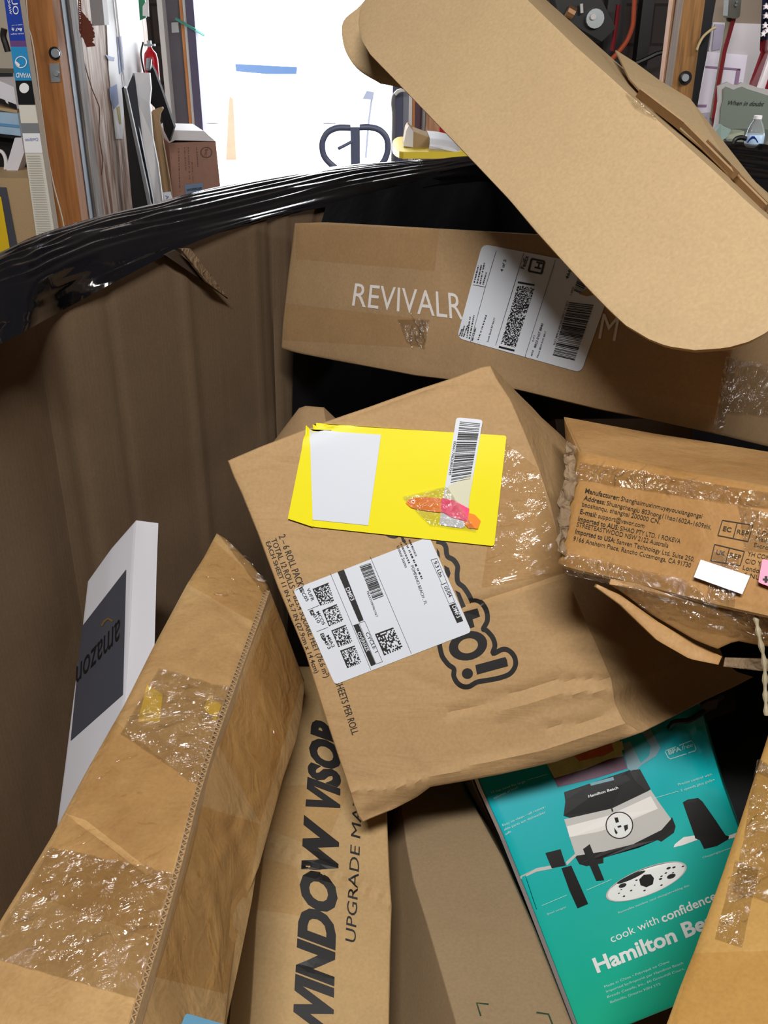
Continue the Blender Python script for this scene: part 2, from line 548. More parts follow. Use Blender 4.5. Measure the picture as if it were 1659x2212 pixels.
class Print:
    """ink or paper lying on a surface; shapes are given where the photo shows them"""

    def __init__(s, tree, eps=0.0012):
        s.t = tree; s.eps = eps; s.mb = MB()

    def pt(s, p, eps=None):
        return drop(s.t, p, s.eps if eps is None else eps)

    def poly(s, pts, mi=0, eps=None):
        P = [s.pt(p, eps) for p in pts]
        if any(q is None for q in P): return
        s.mb.poly(P, None, mi)

    def grid(s, tl, tr, br, bl, n=12, m=12, r=0, mi=0, lift=0.0, seed=0):
        tl, tr, br, bl = [Vector(p + (0,)) for p in (tl, tr, br, bl)]

        def side(a, b, r_):
            d = (b - a)
            L_ = d.length
            return d.normalized()
        if r:
            c = [tl, tr, br, bl]
            arcs = []
            for k in range(4):
                p = c[k]; a = (c[k - 1] - p).normalized(); b = (c[(k + 1) % 4] - p).normalized()
                P0 = p + a * r; P1 = p + b * r; mid = p + (a + b) * r * 0.293
                q1 = p + a * r * .617 + b * r * .076; q2 = p + a * r * .076 + b * r * .617
                arcs.append((P0, q1, mid, q2, P1))
            A, B, C_, D = arcs
            top = [A[2], A[3], A[4], B[0], B[1], B[2]]
            right = [B[2], B[3], B[4], C_[0], C_[1], C_[2]]
            bottom = [D[2], D[1], D[0], C_[4], C_[3], C_[2]]
            left = [A[2], A[1], A[0], D[4], D[3], D[2]]
        else:
            top = [tl, tr]; right = [tr, br]; bottom = [bl, br]; left = [tl, bl]
        e = 0.02
        us = [0, .01, .025] + [k / n for k in range(1, n)] + [.975, .99, 1]
        vv = [0, .01, .025] + [k / m for k in range(1, m)] + [.975, .99, 1]
        us = sorted(set(us)); vv = sorted(set(vv))
        G2 = coons(top, right, bottom, left, us, vv)
        G = []
        last = None
        for row in G2:
            rr = []
            for p in row:
                h = s.pt((p.x, p.y), s.eps + (lift * (0.5 + noise.noise(Vector((p.x * .03 + seed, p.y * .03, 0)))) if lift else 0))
                if h is None: h = last
                last = h
                rr.append(h)
            G.append(rr)
        if any(h is None for r_ in G for h in r_):
            f = next(h for r_ in G for h in r_ if h is not None)
            G = [[h if h is not None else f for h in r_] for r_ in G]
        UVg = [[(u, v) for u in us] for v in vv]
        s.mb.grid(G, UVg, mi)

    def text(s, body, p0, p1, up, up1=None, bold=0.0, shear=0.0, mi=0, cuts=0, space=1.0, flip=False):
        pts, faces, w_, h_ = glyphs(body, bold, shear, cuts, space)
        up1 = up1 or up
        ids = []
        ok = True
        for x, y in pts:
            t = x / w_; k = y / h_
            px = (lerp(p0[0], p1[0], t) + lerp(up[0], up1[0], t) * k, lerp(p0[1], p1[1], t) + lerp(up[1], up1[1], t) * k)
            h = s.pt(px)
            if h is None:
                ok = False
                ids.append(None)
            else:
                ids.append(s.mb.vert(h))
        for f in faces:
            if all(ids[k] is not None for k in f): s.mb.face([ids[k] for k in f], None, mi)

    def bars(s, a, b, c, d, pat, mi=0):
        """a-b the direction bars follow one another, a-d the length of a bar; pat list of (start, end)"""
        for t0, t1 in pat:
            s.poly([(lerp(a[0], b[0], t0), lerp(a[1], b[1], t0)), (lerp(a[0], b[0], t1), lerp(a[1], b[1], t1)),
                    (lerp(d[0], c[0], t1), lerp(d[1], c[1], t1)), (lerp(d[0], c[0], t0), lerp(d[1], c[1], t0))], mi)

    def modules(s, a, b, c, d, n, m, seed, fill=0.5, frame=True, mi=0):
        rnd = random.Random(seed)

        def q(u, v):
            return (lerp(lerp(a[0], b[0], u), lerp(d[0], c[0], u), v), lerp(lerp(a[1], b[1], u), lerp(d[1], c[1], u), v))
        for i in range(m):
            j = 0
            while j < n:
                on = rnd.random() < fill
                if frame:
                    if j == 0 or i == m - 1: on = True
                    elif i == 0: on = j % 2 == 0
                    elif j == n - 1: on = i % 2 == 0
                k = j + 1
                if on and frame and (i == m - 1): k = n
                if on: s.poly([q(j / n, i / m), q(k / n, i / m), q(k / n, (i + 1) / m), q(j / n, (i + 1) / m)], mi)
                j = k

    def stroke(s, pl, wd, mi=0, closed=False):
        n = len(pl)
        Lq = []; Rq = []
        for i, p in enumerate(pl):
            a = pl[i - 1] if (i > 0 or closed) else p
            b = pl[(i + 1) % n] if (i < n - 1 or closed) else p
            dx, dy = b[0] - a[0], b[1] - a[1]
            l = math.hypot(dx, dy) or 1
            nx, ny = -dy / l * wd / 2, dx / l * wd / 2
            Lq.append((p[0] + nx, p[1] + ny)); Rq.append((p[0] - nx, p[1] - ny))
        for i in range(n if closed else n - 1):
            k = (i + 1) % n
            s.poly([Lq[i], Lq[k], Rq[k], Rq[i]], mi)

    def ellipse(s, c, a, b, rot=0, mi=0, inner=None, n=28, eps=None):
        def e(t, f):
            x, y = a * f * math.cos(t), b * f * math.sin(t)
            return (c[0] + x * math.cos(rot) - y * math.sin(rot), c[1] + x * math.sin(rot) + y * math.cos(rot))
        ts = [2 * math.pi * k / n for k in range(n)]
        if inner is None:
            s.poly([e(t, 1) for t in ts], mi, eps)
        else:
            for k in range(n):
                t0, t1 = ts[k], ts[(k + 1) % n]
                s.poly([e(t0, 1), e(t1, 1), e(t1, inner), e(t0, inner)], mi, eps)

    def build(s, name, mats, parent, smooth=False):
        return s.mb.build(name, mats, parent, smooth=smooth)


_gc = {}
_caph = None


def glyphs(body, bold, shear, cuts, space):
    key = (body, bold, shear, cuts, space)
    global _caph
    if key in _gc: return _gc[key]

    def mk(txt, b_, sh, sp):
        cu = bpy.data.curves.new('tmp', 'FONT')
        cu.body = txt; cu.offset = b_; cu.shear = sh; cu.resolution_u = 3; cu.space_character = sp
        ob = bpy.data.objects.new('tmp', cu)
        col.objects.link(ob)
        bpy.context.view_layer.update()
        dg = bpy.context.evaluated_depsgraph_get()
        me = bpy.data.meshes.new_from_object(ob.evaluated_get(dg))
        bpy.data.objects.remove(ob); bpy.data.curves.remove(cu)
        return me
    if _caph is None:
        me = mk('H', 0, 0, 1)
        _caph = max(v.co.y for v in me.vertices)
        bpy.data.meshes.remove(me)
    me = mk(body, bold, shear, space)
    bm = bmesh.new(); bm.from_mesh(me)
    bpy.data.meshes.remove(me)
    xs = [v.co.x for v in bm.verts]
    x0, x1 = min(xs), max(xs)
    if cuts:
        for k in range(1, cuts):
            geom = bm.verts[:] + bm.edges[:] + bm.faces[:]
            bmesh.ops.bisect_plane(bm, geom=geom, plane_co=(lerp(x0, x1, k / cuts), 0, 0), plane_no=(1, 0, 0))
        for k in range(1, 4):
            geom = bm.verts[:] + bm.edges[:] + bm.faces[:]
            bmesh.ops.bisect_plane(bm, geom=geom, plane_co=(0, _caph * k / 4, 0), plane_no=(0, 1, 0))
    bm.verts.index_update()
    pts = [(v.co.x - x0, v.co.y) for v in bm.verts]
    faces = [[v.index for v in f.verts] for f in bm.faces]
    bm.free()
    _gc[key] = (pts, faces, x1 - x0, _caph)
    return _gc[key]


def barpat(seed, n=60, q=0.5):
    rnd = random.Random(seed)
    ws = [rnd.choice((1, 1, 1, 2, 2, 3)) for _ in range(n)]
    T = float(sum(ws))
    out = []; x = 0
    for i, k in enumerate(ws):
        if i % 2 == 0: out.append((x / T, (x + k) / T))
        x += k
    return out



# ================================================================== THE SETTING
def at_z(px, py, z):
    r = ray((px, py))
    return CAM + r * ((z - CAM.z) / r.z)


def struct(name, mb, mat, parent=None):
    o = mb.build(name, mat, parent, smooth=False)
    if parent is None: o['kind'] = 'structure'
    return o


def brickmat(name, rgb, rgb2, mortar):
    m, nt, N, L, P = newmat(name)
    tc = N.new('ShaderNodeTexCoord')
    mp = N.new('ShaderNodeMapping'); mp.inputs['Rotation'].default_value = (math.radians(90), 0, 0)
    L.new(tc.outputs['Object'], mp.inputs[0])
    br = N.new('ShaderNodeTexBrick'); br.inputs['Scale'].default_value = 1.0
    br.inputs['Brick Width'].default_value = 0.4; br.inputs['Row Height'].default_value = 0.2; br.inputs['Mortar Size'].default_value = 0.008
    br.inputs['Color1'].default_value = lin(rgb); br.inputs['Color2'].default_value = lin(rgb2); br.inputs['Mortar'].default_value = lin(mortar)
    L.new(mp.outputs[0], br.inputs['Vector'])
    L.new(br.outputs['Color'], P.inputs['Base Color'])
    P.inputs['Roughness'].default_value = 0.9
    return m


M['block'] = brickmat('painted_block', (88, 78, 76), (72, 64, 64), (54, 48, 48))
M['ground'] = plain('bright_paving', (214, 214, 214), 0.9, var=0.05)
mb = MB(); mb.box((-3.2, -3, -0.1), (3.4, 6.2, 0)); struct('floor', mb, M['conc'])
mb = MB(); mb.box((-14, 6.2, -0.12), (14, 40, -0.02)); struct('ground', mb, M['ground'])
mb = MB(); mb.box((-3.2, -3, 3.3), (3.4, 6.4, 3.4)); struct('ceiling', mb, plain('dark_rafters', (74, 64, 54), .9))
mb = MB(); mb.box((-3.3, -3, 0), (-3.2, 6.4, 3.3)); struct('wall_left', mb, M['wall'])
mb = MB(); mb.box((3.4, -3, 0), (3.5, 6.4, 3.3)); struct('wall_right', mb, M['block'])
mb = MB(); mb.box((-3.2, -3.1, 0), (3.4, -3, 3.3)); struct('wall_front', mb, plain('dark_boarding', (84, 74, 62), .9))
# back wall, with the loading door standing open between the two jambs
DL = at_y(437, 200, 6.2).x; DR = at_y(848, 250, 6.2).x
mb = MB(); mb.box((-3.2, 6.2, 0), (DL - 0.10, 6.4, 3.3)); mb.box((DR + 0.16, 6.2, 0), (3.4, 6.4, 3.3)); mb.box((DL - 0.10, 6.2, 3.0), (DR + 0.16, 6.4, 3.3))
struct('wall_back', mb, M['block'])
# plywood partition running to the door along the left
PX0 = at_y(205, 300, 3.75)
mb = MB(); mb.box((-1.14, 3.6, 0), (-1.06, 4.95, 3.3)); struct('wall_partition', mb, M['plywood'])
mb = MB(); mb.box((-3.2, 5.0, 0), (-1.2, 5.1, 3.3)); struct('wall_alcove', mb, M['wall'])


def vpost(xl, xr, py, y, dep, z0, z1):
    a = at_y(xl, py, y); b = at_y(xr, py, y)
    mb = MB(); mb.box((a.x, y, z0), (b.x, y + dep, z1))
    return mb


# door surround
mb = vpost(349, 386, 0, 6.05, 0.14, 0, 3.0); struct('trim_1', mb, plain('grey_block_pier', (104, 102, 112), 0.85, var=.15))
mb = vpost(386.5, 393, 0, 6.03, 0.1, 0, 3.0); struct('trim_2', mb, M['orange_wood'])
mb = vpost(393.5, 399, 0, 6.02, 0.1, 0, 3.0); struct('trim_3', mb, M['white'])
mb = vpost(399.5, 417, 0, 6.0, 0.12, 0, 3.0); struct('trim_4', mb, plain('purple_grey_track', (96, 92, 122), 0.6))
mb = vpost(848, 870, 250, 6.0, 0.12, 0, 3.0); struct('trim_5', mb, plain('dark_track', (84, 88, 116), 0.6))
mb = vpost(870.5, 882, 250, 6.02, 0.1, 0, 3.0); struct('trim_6', mb, plain('grey_jamb', (150, 154, 172), 0.7))
mb = vpost(882.5, 890, 250, 6.02, 0.1, 0, 3.0); struct('trim_7', mb, M['white'])
mb = vpost(890.5, 896, 250, 6.03, 0.1, 0, 3.0); struct('trim_8', mb, M['orange_wood'])
mb = vpost(338, 349, 0, 5.95, 0.14, 0, 3.0); struct('trim_9', mb, M['white'])

# ================================================================== THE BULK BIN
ZR = 1.28
WA = at_z(60, 612, ZR)
WB = at_z(1025, 357, ZR)
wd = (WB - WA); wd.z = 0; wd.normalize()
wn = Vector((-wd.y, wd.x, 0))          # outwards
CORN = WB + wd * 0.12
NR = CORN + Vector((wd.y, -wd.x, 0)) * 0.95
bin_root = thing('bulk_bin', 'cardboard bulk bin with black stretch film over its rim, holding the pile of cartons', 'bin', (0.1, 1.3, 0.0), None)


def wall_panel(name, A, B, z0, z1, thick, mat, n=40, bulge=0.0, outn=None, creases=()):
    d = (B - A); L_ = d.length; d = d.normalized()
    o = outn
    mb = MB()
    rows = 30
    for layer, flip in ((0.0, False), (thick, True)):
        G = []; UV = []
        for i in range(rows + 1):
            z = lerp(z1, z0, i / rows)
            r = []; u = []
            for j in range(n + 1):
                t = j / n
                p = A + d * (L_ * t)
                k = bulge * math.sin(math.pi * t) * math.sin(math.pi * i / rows)
                k += 0.006 * noise.noise(Vector((t * 4, z * 2, 5)))
                for ct, ca, cw in creases:
                    k += ca * math.exp(-((t - ct + (z - 1) * 0.01) / cw) ** 2)
                r.append(Vector((p.x, p.y, z)) + o * (layer + k))
                u.append((t * L_, z))
            G.append(r); UV.append(u)
        mb.grid(G, UV, flip=flip)
    return mb.build(name, mat, bin_root)


A0 = Vector((-0.64, 0.70, ZR)); A00 = Vector((-0.62, -0.15, ZR))
dA = (Vector((WA.x, WA.y, ZR)) - A0).normalized()
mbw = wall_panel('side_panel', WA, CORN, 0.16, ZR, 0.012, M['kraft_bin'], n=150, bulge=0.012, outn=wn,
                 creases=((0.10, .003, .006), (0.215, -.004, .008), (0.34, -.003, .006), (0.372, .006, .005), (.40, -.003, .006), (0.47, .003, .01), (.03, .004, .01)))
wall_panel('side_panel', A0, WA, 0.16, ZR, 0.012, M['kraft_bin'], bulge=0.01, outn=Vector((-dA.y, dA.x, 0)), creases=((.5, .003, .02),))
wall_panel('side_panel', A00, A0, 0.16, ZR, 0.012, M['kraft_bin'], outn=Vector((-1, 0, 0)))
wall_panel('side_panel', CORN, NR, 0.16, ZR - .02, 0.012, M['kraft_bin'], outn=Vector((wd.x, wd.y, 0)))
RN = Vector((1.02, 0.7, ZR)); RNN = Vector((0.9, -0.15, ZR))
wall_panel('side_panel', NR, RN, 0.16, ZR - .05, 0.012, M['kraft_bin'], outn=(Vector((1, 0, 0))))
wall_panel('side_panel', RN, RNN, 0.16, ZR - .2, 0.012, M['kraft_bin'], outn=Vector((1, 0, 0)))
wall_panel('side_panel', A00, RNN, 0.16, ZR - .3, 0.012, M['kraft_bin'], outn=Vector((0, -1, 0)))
mb = MB()
mb.prism([Vector((p.x, p.y, 0.13)) for p in (A00, RNN, RN, NR, CORN, WA, A0)], (0, 0, 0.03))
mb.build('bottom_panel', M['kraft_dim'], bin_root, smooth=False)
mb = MB()
for k in range(5): mb.box((-0.62, -0.1 + k * 0.5, 0.0), (0.98, 0.02 + k * 0.5, 0.12))
mb.build('pallet', M['wood_pale'], bin_root, smooth=False)


def catmull(P, n):
    out = []
    Q = [P[0] * 2 - P[1]] + P + [P[-1] * 2 - P[-2]]
    for i in range(1, len(Q) - 2):
        for k in range(n):
            t = k / n
            p0, p1, p2, p3 = Q[i - 1], Q[i], Q[i + 1], Q[i + 2]
            out.append(0.5 * ((2 * p1) + (p2 - p0) * t + (2 * p0 - 5 * p1 + 4 * p2 - p3) * t * t + (3 * p1 - p0 - 3 * p2 + p3) * t ** 3))
    out.append(P[-1])
    return out


def wallhit(px, py, off=0.012):
    r = ray((px, py))
    q = WA - wn * off
    t = (q - CAM).dot(wn) / r.dot(wn)
    return CAM + r * t


ST = [((-150, 610), (-150, 700), (-150, 815)), ((0, 545), (0, 640), (0, 743)), ((60, 516), (60, 620), (60, 712)), ((116, 496), (116, 590), (118, 680)), ((208, 469), (211, 547), (220, 624)),
      ((330, 440), (330, 514), (330, 566)), ((440, 410), (430, 489), (422, 523)), ((600, 380), (600, 449), (560, 474)),
      ((734, 358), (735, 413), (700, 448)), ((838, 350), (870, 384), (860, 425)), ((930, 344), (950, 370), (950, 410)), ((1013, 340), (1025, 356), (1040, 400)), ((1130, 330), (1150, 340), (1160, 380))]
sk = []; cr_ = []; lo_ = []
for a, b, c in ST:
    pc = at_z(b[0], b[1], ZR + 0.012)
    dc = (pc - CAM).dot(FW)
    cr_.append(pc)
    sk.append(V(a[0], a[1], dc * 1.085))
    ph = wallhit(c[0], c[1])
    if c[0] <= 60:
        ph = V(c[0], c[1], dc * 0.965)
    lo_.append(ph)
NS = 14
sk = catmull(sk, NS); cr_ = catmull(cr_, NS); lo_ = catmull(lo_, NS)
rows = []; uvr = []
ncol = len(sk)
for i in range(0, 10):
    t = i / 10
    rows.append([]); uvr.append([])
    for j in range(ncol):
        p = lo_[j].lerp(cr_[j], t)
        k = 0.006 * noise.noise(Vector((j * .05, t * 5, 2))) * math.sin(math.pi * t)
        rows[-1].append(p - wn * (k + 0.004 * math.sin(math.pi * t))); uvr[-1].append((j * .05, t * .2))
NR2 = 44
for i in range(0, NR2 + 1):
    t = i / NR2
    rows.append([]); uvr.append([])
    for j in range(ncol):
        p = cr_[j].lerp(sk[j], t)
        s_ = math.sin(math.pi * t)
        ph = 1.2 * noise.noise(Vector((j * .03, 0, 7)))
        amp = 0.0020 * (0.55 + 0.45 * noise.noise(Vector((j * .06, t * 4, 3))))
        k = amp * math.sin(t * 2 * math.pi * 7 + ph * 3) * s_ ** .5 + 0.008 * s_ + 0.003 * noise.noise(Vector((j * .09, t * 9, 1))) * s_
        rows[-1].append(p + Vector((0, 0, k))); uvr[-1].append((j * .05, .2 + t * .3))
for i in range(1, 9):
    t = i / 8
    rows.append([]); uvr.append([])
    for j in range(ncol):
        p = sk[j] + wn * (0.02 * math.sin(math.pi * t * .5)) + Vector((0, 0, -1.0 * t ** 1.3))
        rows[-1].append(p); uvr[-1].append((j * .05, .5 + t))
mb = MB(); mb.grid(rows, uvr)
tag(mb.build('stretch_film', M['wrap'], bin_root, angle=80), 'glossy black stretch film folded over the rim')
# black liner hanging down inside the far corner; left slant stands in for shade
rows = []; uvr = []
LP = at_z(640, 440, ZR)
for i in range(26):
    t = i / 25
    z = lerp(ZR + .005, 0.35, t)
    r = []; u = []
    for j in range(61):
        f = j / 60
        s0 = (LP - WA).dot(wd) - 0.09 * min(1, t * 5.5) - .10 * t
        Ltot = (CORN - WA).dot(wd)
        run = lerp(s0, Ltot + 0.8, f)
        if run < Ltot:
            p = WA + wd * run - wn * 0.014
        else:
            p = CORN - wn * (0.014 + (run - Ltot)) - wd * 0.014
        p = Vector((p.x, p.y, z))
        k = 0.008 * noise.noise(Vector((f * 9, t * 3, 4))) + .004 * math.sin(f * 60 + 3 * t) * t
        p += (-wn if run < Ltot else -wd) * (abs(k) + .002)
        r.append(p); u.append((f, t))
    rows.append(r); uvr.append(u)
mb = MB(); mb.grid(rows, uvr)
mb.build('liner_and_shade', M['wrap_in'], bin_root, angle=80)
# torn tongue of cardboard in the side panel
tz = zz(0, 380, 2.37)
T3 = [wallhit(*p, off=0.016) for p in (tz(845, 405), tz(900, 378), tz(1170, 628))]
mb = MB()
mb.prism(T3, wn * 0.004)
mb.build('torn_slit_shade', M['board_dark'], bin_root, smooth=False)  # dark plate, its colour paints the shade inside the tear
T4 = [wallhit(*p, off=o_) for p, o_ in ((tz(925, 372), 0.034), (tz(975, 372), 0.03), (tz(1172, 630), 0.014), (tz(1060, 545), 0.03))]
mb = MB(); mb.prism(T4, wn * 0.005)
mb.build('torn_edge', M['kraft_grey'], bin_root, smooth=False)

# ================================================================== CARTONS IN THE BIN
def wrinkle(P, pl, wd, h, eps):
    """a raised fold in the film, half round in section"""
    pts = catmull([Vector((p[0], p[1], 0)) for p in pl], 4)
    g = []
    for i, p in enumerate(pts):
        a = pts[max(0, i - 1)]; b = pts[min(len(pts) - 1, i + 1)]
        d = (b - a).normalized(); nx = Vector((-d.y, d.x, 0))
        t = i / (len(pts) - 1)
        f = math.sin(math.pi * min(.98, max(.02, t))) ** .5
        r = []
        for o, k in ((-1, 0), (-.8, .6), (-.4, .92), (0, 1), (.4, .92), (.8, .6), (1, 0)):
            q = p + nx * (o * wd * f)
            hh = P.pt((q.x, q.y), eps + h * k * f)
            if hh is None: return
            r.append(hh)
        g.append(r)
    P.mb.grid(g)


def tape(parent, tree, quads, mat, name='packing_tape', eps=0.0009, lift=0.0009, n=14, m=24, wrinkles=0, wdir=90):
    for k, q in enumerate(quads):
        P = Print(tree, eps)
        P.grid(*q, n=n, m=m, lift=lift, seed=k * 3.7)
        rnd = random.Random(int(q[0][0] + q[1][1]) + k)
        nw = wrinkles if wrinkles else (9 if mat is M['tape_crumple'] else 0)
        for _ in range(nw):
            u, v = rnd.uniform(.1, .9), rnd.uniform(.1, .9)
            x = lerp(lerp(q[0][0], q[1][0], u), lerp(q[3][0], q[2][0], u), v); y = lerp(lerp(q[0][1], q[1][1], u), lerp(q[3][1], q[2][1], u), v)
            c0 = P.pt((x, y))
            if c0 is None: continue
            nn = tree.ray_cast(CAM, (c0 - CAM).normalized())[1]
            hv = ((CAM - c0).normalized() + (KEY - c0).normalized()).normalized()
            rd = nn.cross(hv)
            if rd.length > 0.05:
                q1 = project(c0 + rd.normalized() * .01); q0 = project(c0)
                wd_ = math.degrees(math.atan2(q1[1] - q0[1], q1[0] - q0[0]))
            else: wd_ = wdir
            a = math.radians(wd_ + rnd.gauss(0, 9)); l = rnd.uniform(6, 30)
            pl = [(x + math.cos(a) * l * s_ + rnd.uniform(-2.5, 2.5), y + math.sin(a) * l * s_ + rnd.uniform(-2.5, 2.5)) for s_ in (-1, -.4, .3, 1)]
            wrinkle(P, pl, rnd.uniform(.8, 2.4), rnd.uniform(.0006, .0018), eps + lift)
        P.mb.build(name, mat, parent)


def carton_thing(name, label, cat, C, mat, body='body'):
    r = thing(name, label, cat, C.base())
    C.mb.build(body, mat, r)
    return r


# ---- plain pale carton lying over the top right
flap_top = [(1000, -120), (1140, 0), (1241, 98), (1309, 158), (1420, 259), (1538, 364), (1610, 432), (1665, 480)]
flap_right = [(1665, 480), (1715, 555), (1722, 630), (1690, 690), (1659, 717), (1620, 738), (1570, 752), (1500, 757), (1440, 748), (1400, 732)]
flap_bot = [(800, 118), (870, 190), (960, 284), (1030, 357), (1100, 431), (1160, 502), (1222, 571), (1275, 628), (1310, 664), (1350, 702), (1400, 732)]
flap_left = [(1000, -120), (880, -85), (800, -20), (778, 18), (774, 50), (780, 85), (800, 118)]
FD = (1.27, 0.93, 0.961, 1.30)


def fpd(x, y):
    return 1.0 / (.787 + (x - 1000) * 2.85e-4 + (y + 120) * 1.64e-4)



Cb = Carton([(1010, -112), (1140, 4), (1309, 162), (1420, 263), (1538, 368), (1660, 480)], [(1660, 480), (1600, 560), (1540, 640)], [(900, 140), (1100, 370), (1300, 590), (1420, 640), (1540, 640)],
            [(1010, -112), (920, 0), (900, 140)], [fpd(1010, -112) * 1.012, fpd(1660, 480) * 1.012, fpd(1540, 640) * 1.014, fpd(900, 140) * 1.014], [V(1040, -120, 1.52) - V(1010, -112, 1.27), V(1687, 440, 1.16) - V(1660, 480, .93), V(1560, 620, 1.16) - V(1540, 640, .96), V(930, 120, 1.55) - V(900, 140, 1.30)],
            amp=.0003, n=20, m=16, dfun=lambda x, y: fpd(x, y) * 1.014)
flapbox = thing('mailer_carton', 'clean pale carton with rounded end flaps lying across the top right of the bin', 'box', Cb.base())
Cb.mb.build('body', M['kraft_flap'], flapbox)
Cf = Carton(flap_top, flap_right, flap_bot, flap_left, FD, 0.005, dfun=fpd, amp=0.0016, n=44, m=30, round_=0.0012, creases=(([(1340, 690), (1440, 725), (1540, 735), (1640, 700)], -0.0016, 10),))
tag(Cf.mb.build('rounded_flap', M['kraft_flap'], flapbox), 'smooth flap with rounded ends facing the viewer')
# second rounded flap behind it
def smooth_px(pl, n=5):
    return [(p.x, p.y) for p in catmull([Vector((a, b, 0)) for a, b in pl], n)]


C2 = Carton([(930, -60), (1000, 60), (1060, 160)], [(1060, 160), (1050, 240), (1000, 270)], smooth_px([(820, 178), (862, 187), (940, 215), (1000, 270)]), smooth_px([(930, -60), (830, -40), (775, 15), (745, 40), (738, 66), (746, 110), (772, 148), (820, 178)]),
            (1.40, 1.38, 1.38, 1.42), 0.005, n=24, m=40, round_=0.0012)
tag(C2.mb.build('rear_flap', M['kraft_flap'], flapbox), 'second rounded flap showing behind the first')
# ragged layer along the upper edge
mb = MB()
lay = [(1330, 108), (1370, 133), (1423, 172), (1462, 196), (1491, 213), (1497, 232), (1545, 292), (1588, 342), (1625, 385), (1672, 438), (1672, 470), (1600, 400), (1520, 322), (1420, 238), (1360, 170)]
dd = [1.33, 1.31, 1.27, 1.26, 1.25, 1.25, 1.20, 1.18, 1.13, 1.09, 1.02, 1.05, 1.08, 1.12, 1.20]
mb.prism([V(p[0], p[1], d * 0.985) for p, d in zip(lay, dd)], FW * 0.004)
mb.build('edge_flap', M['kraft_flap'], flapbox, smooth=False)
mb = MB()
for a, b, w0 in (((1385, 190), (1480, 262), 7), ((1480, 262), (1659, 440), 8), ((1530, 300), (1600, 372), 4), ((1580, 352), (1672, 448), 5)):
    P = [V(a[0], a[1], 1.098), V(b[0], b[1], lerp(1.098, .99, (b[0] - 1385) / 280)), V(b[0] - w0 * .38, b[1] + w0 * .38, lerp(1.098, .99, (b[0] - 1385) / 280)), V(a[0] - w0 * .38, a[1] + w0 * .38, 1.098)]
    mb.prism(P, FW * 0.02)
mb.build('corrugated_edge', M['kraft_dim'], flapbox, smooth=False)
tape(flapbox, Cf.tree, [((1352, 205), (1388, 205), (1420, 262), (1372, 235))], M['tape_crumple'], n=6, m=8, lift=.002)

# ---- long carton with white lettering at the back
rev = Carton([(637, 482), (703, 480), (900, 491), (1168, 506), (1640, 540)], [(1640, 540), (1605, 690), (1580, 768), (1560, 860), (1545, 937)], [(608, 752), (640, 762), (690, 772), (900, 812), (1000, 824), (1120, 843), (1300, 886), (1400, 905), (1545, 937)],
             [(637, 482), (622, 600), (611, 700), (608, 752)], (1.632, 1.069, 1.127, 1.69), [Vector((.2, .18, -.065)), V(1790, 560, 1.22) - V(1640, 540, 1.069), V(1690, 972, 1.285) - V(1545, 937, 1.127), Vector((.2, .18, -.065))],
             amp=0.0008, n=50, m=22, creases=(([(1327, 690), (1290, 880)], -.0015, 6), ([(690, 790), (1120, 850)], -.001, 6)), seed=3)
revb = carton_thing('shipping_carton', 'long brown carton with white capital letters and large white label at the back', 'box', rev, M['kraft_dim'])
P = Print(rev.tree, 0.0008)
P.text('REVIVALR', (761, 660), (1002, 691), (7, -48), (-5, -56))
P.build('lettering', M['ink_white'], revb)
P = Print(rev.tree, 0.0008); P.text('OO', (1030, 696), (1180, 716), (5, -54)); P.build('lettering', M['ink_white'], revb)
P = Print(rev.tree, 0.0008); P.text('M', (1293, 731), (1330, 737), (10, -54)); P.build('lettering', M['ink_white'], revb)
tape(revb, rev.tree, [((640, 482), (950, 494), (940, 585), (640, 560)), ((620, 655), (925, 690), (915, 752), (612, 735)), ((1325, 700), (1578, 765), (1555, 880), (1300, 828))], M['tape_flat'], lift=0.0002)
tape(revb, rev.tree, [((860, 690), (930, 690), (918, 755), (880, 740))], M['tape_crumple'], n=8, m=8)
mbt = MB()
rs = rev.rightside
Pt = Print(MB().bvh() if False else BVHTree.FromPolygons([tuple(v) for v in rev.mb.v], rev.mb.f), 0.0012)
Pt.grid((1583, 775), (1690, 790), (1690, 900), (1555, 890), n=14, m=14, lift=.003)
Pt.mb.build('packing_tape', M['tape_crumple'], revb)
Pt = Print(rev.tree, 0.0014)
Pt.grid((1570, 770), (1590, 772), (1558, 932), (1540, 930), n=4, m=20, lift=.002)
Pt.mb.build('packing_tape', M['tape_crumple'], revb)
P = Print(rev.tree, 0.0010)
P.grid((1043, 527), (1335, 583), (1256, 805), (988, 730), n=20, m=20, r=13)
lab = P.build('shipping_label', M['paper'], revb, smooth=True)
z7 = zz(980, 500, 4.74)


def L7(P, s, a, b, h, **k):
    a = z7(*a); b = z7(*b)
    dx, dy = b[0] - a[0], b[1] - a[1]; l = math.hypot(dx, dy)
    P.text(s, a, b, (dy / l * h, -dx / l * h), **k)


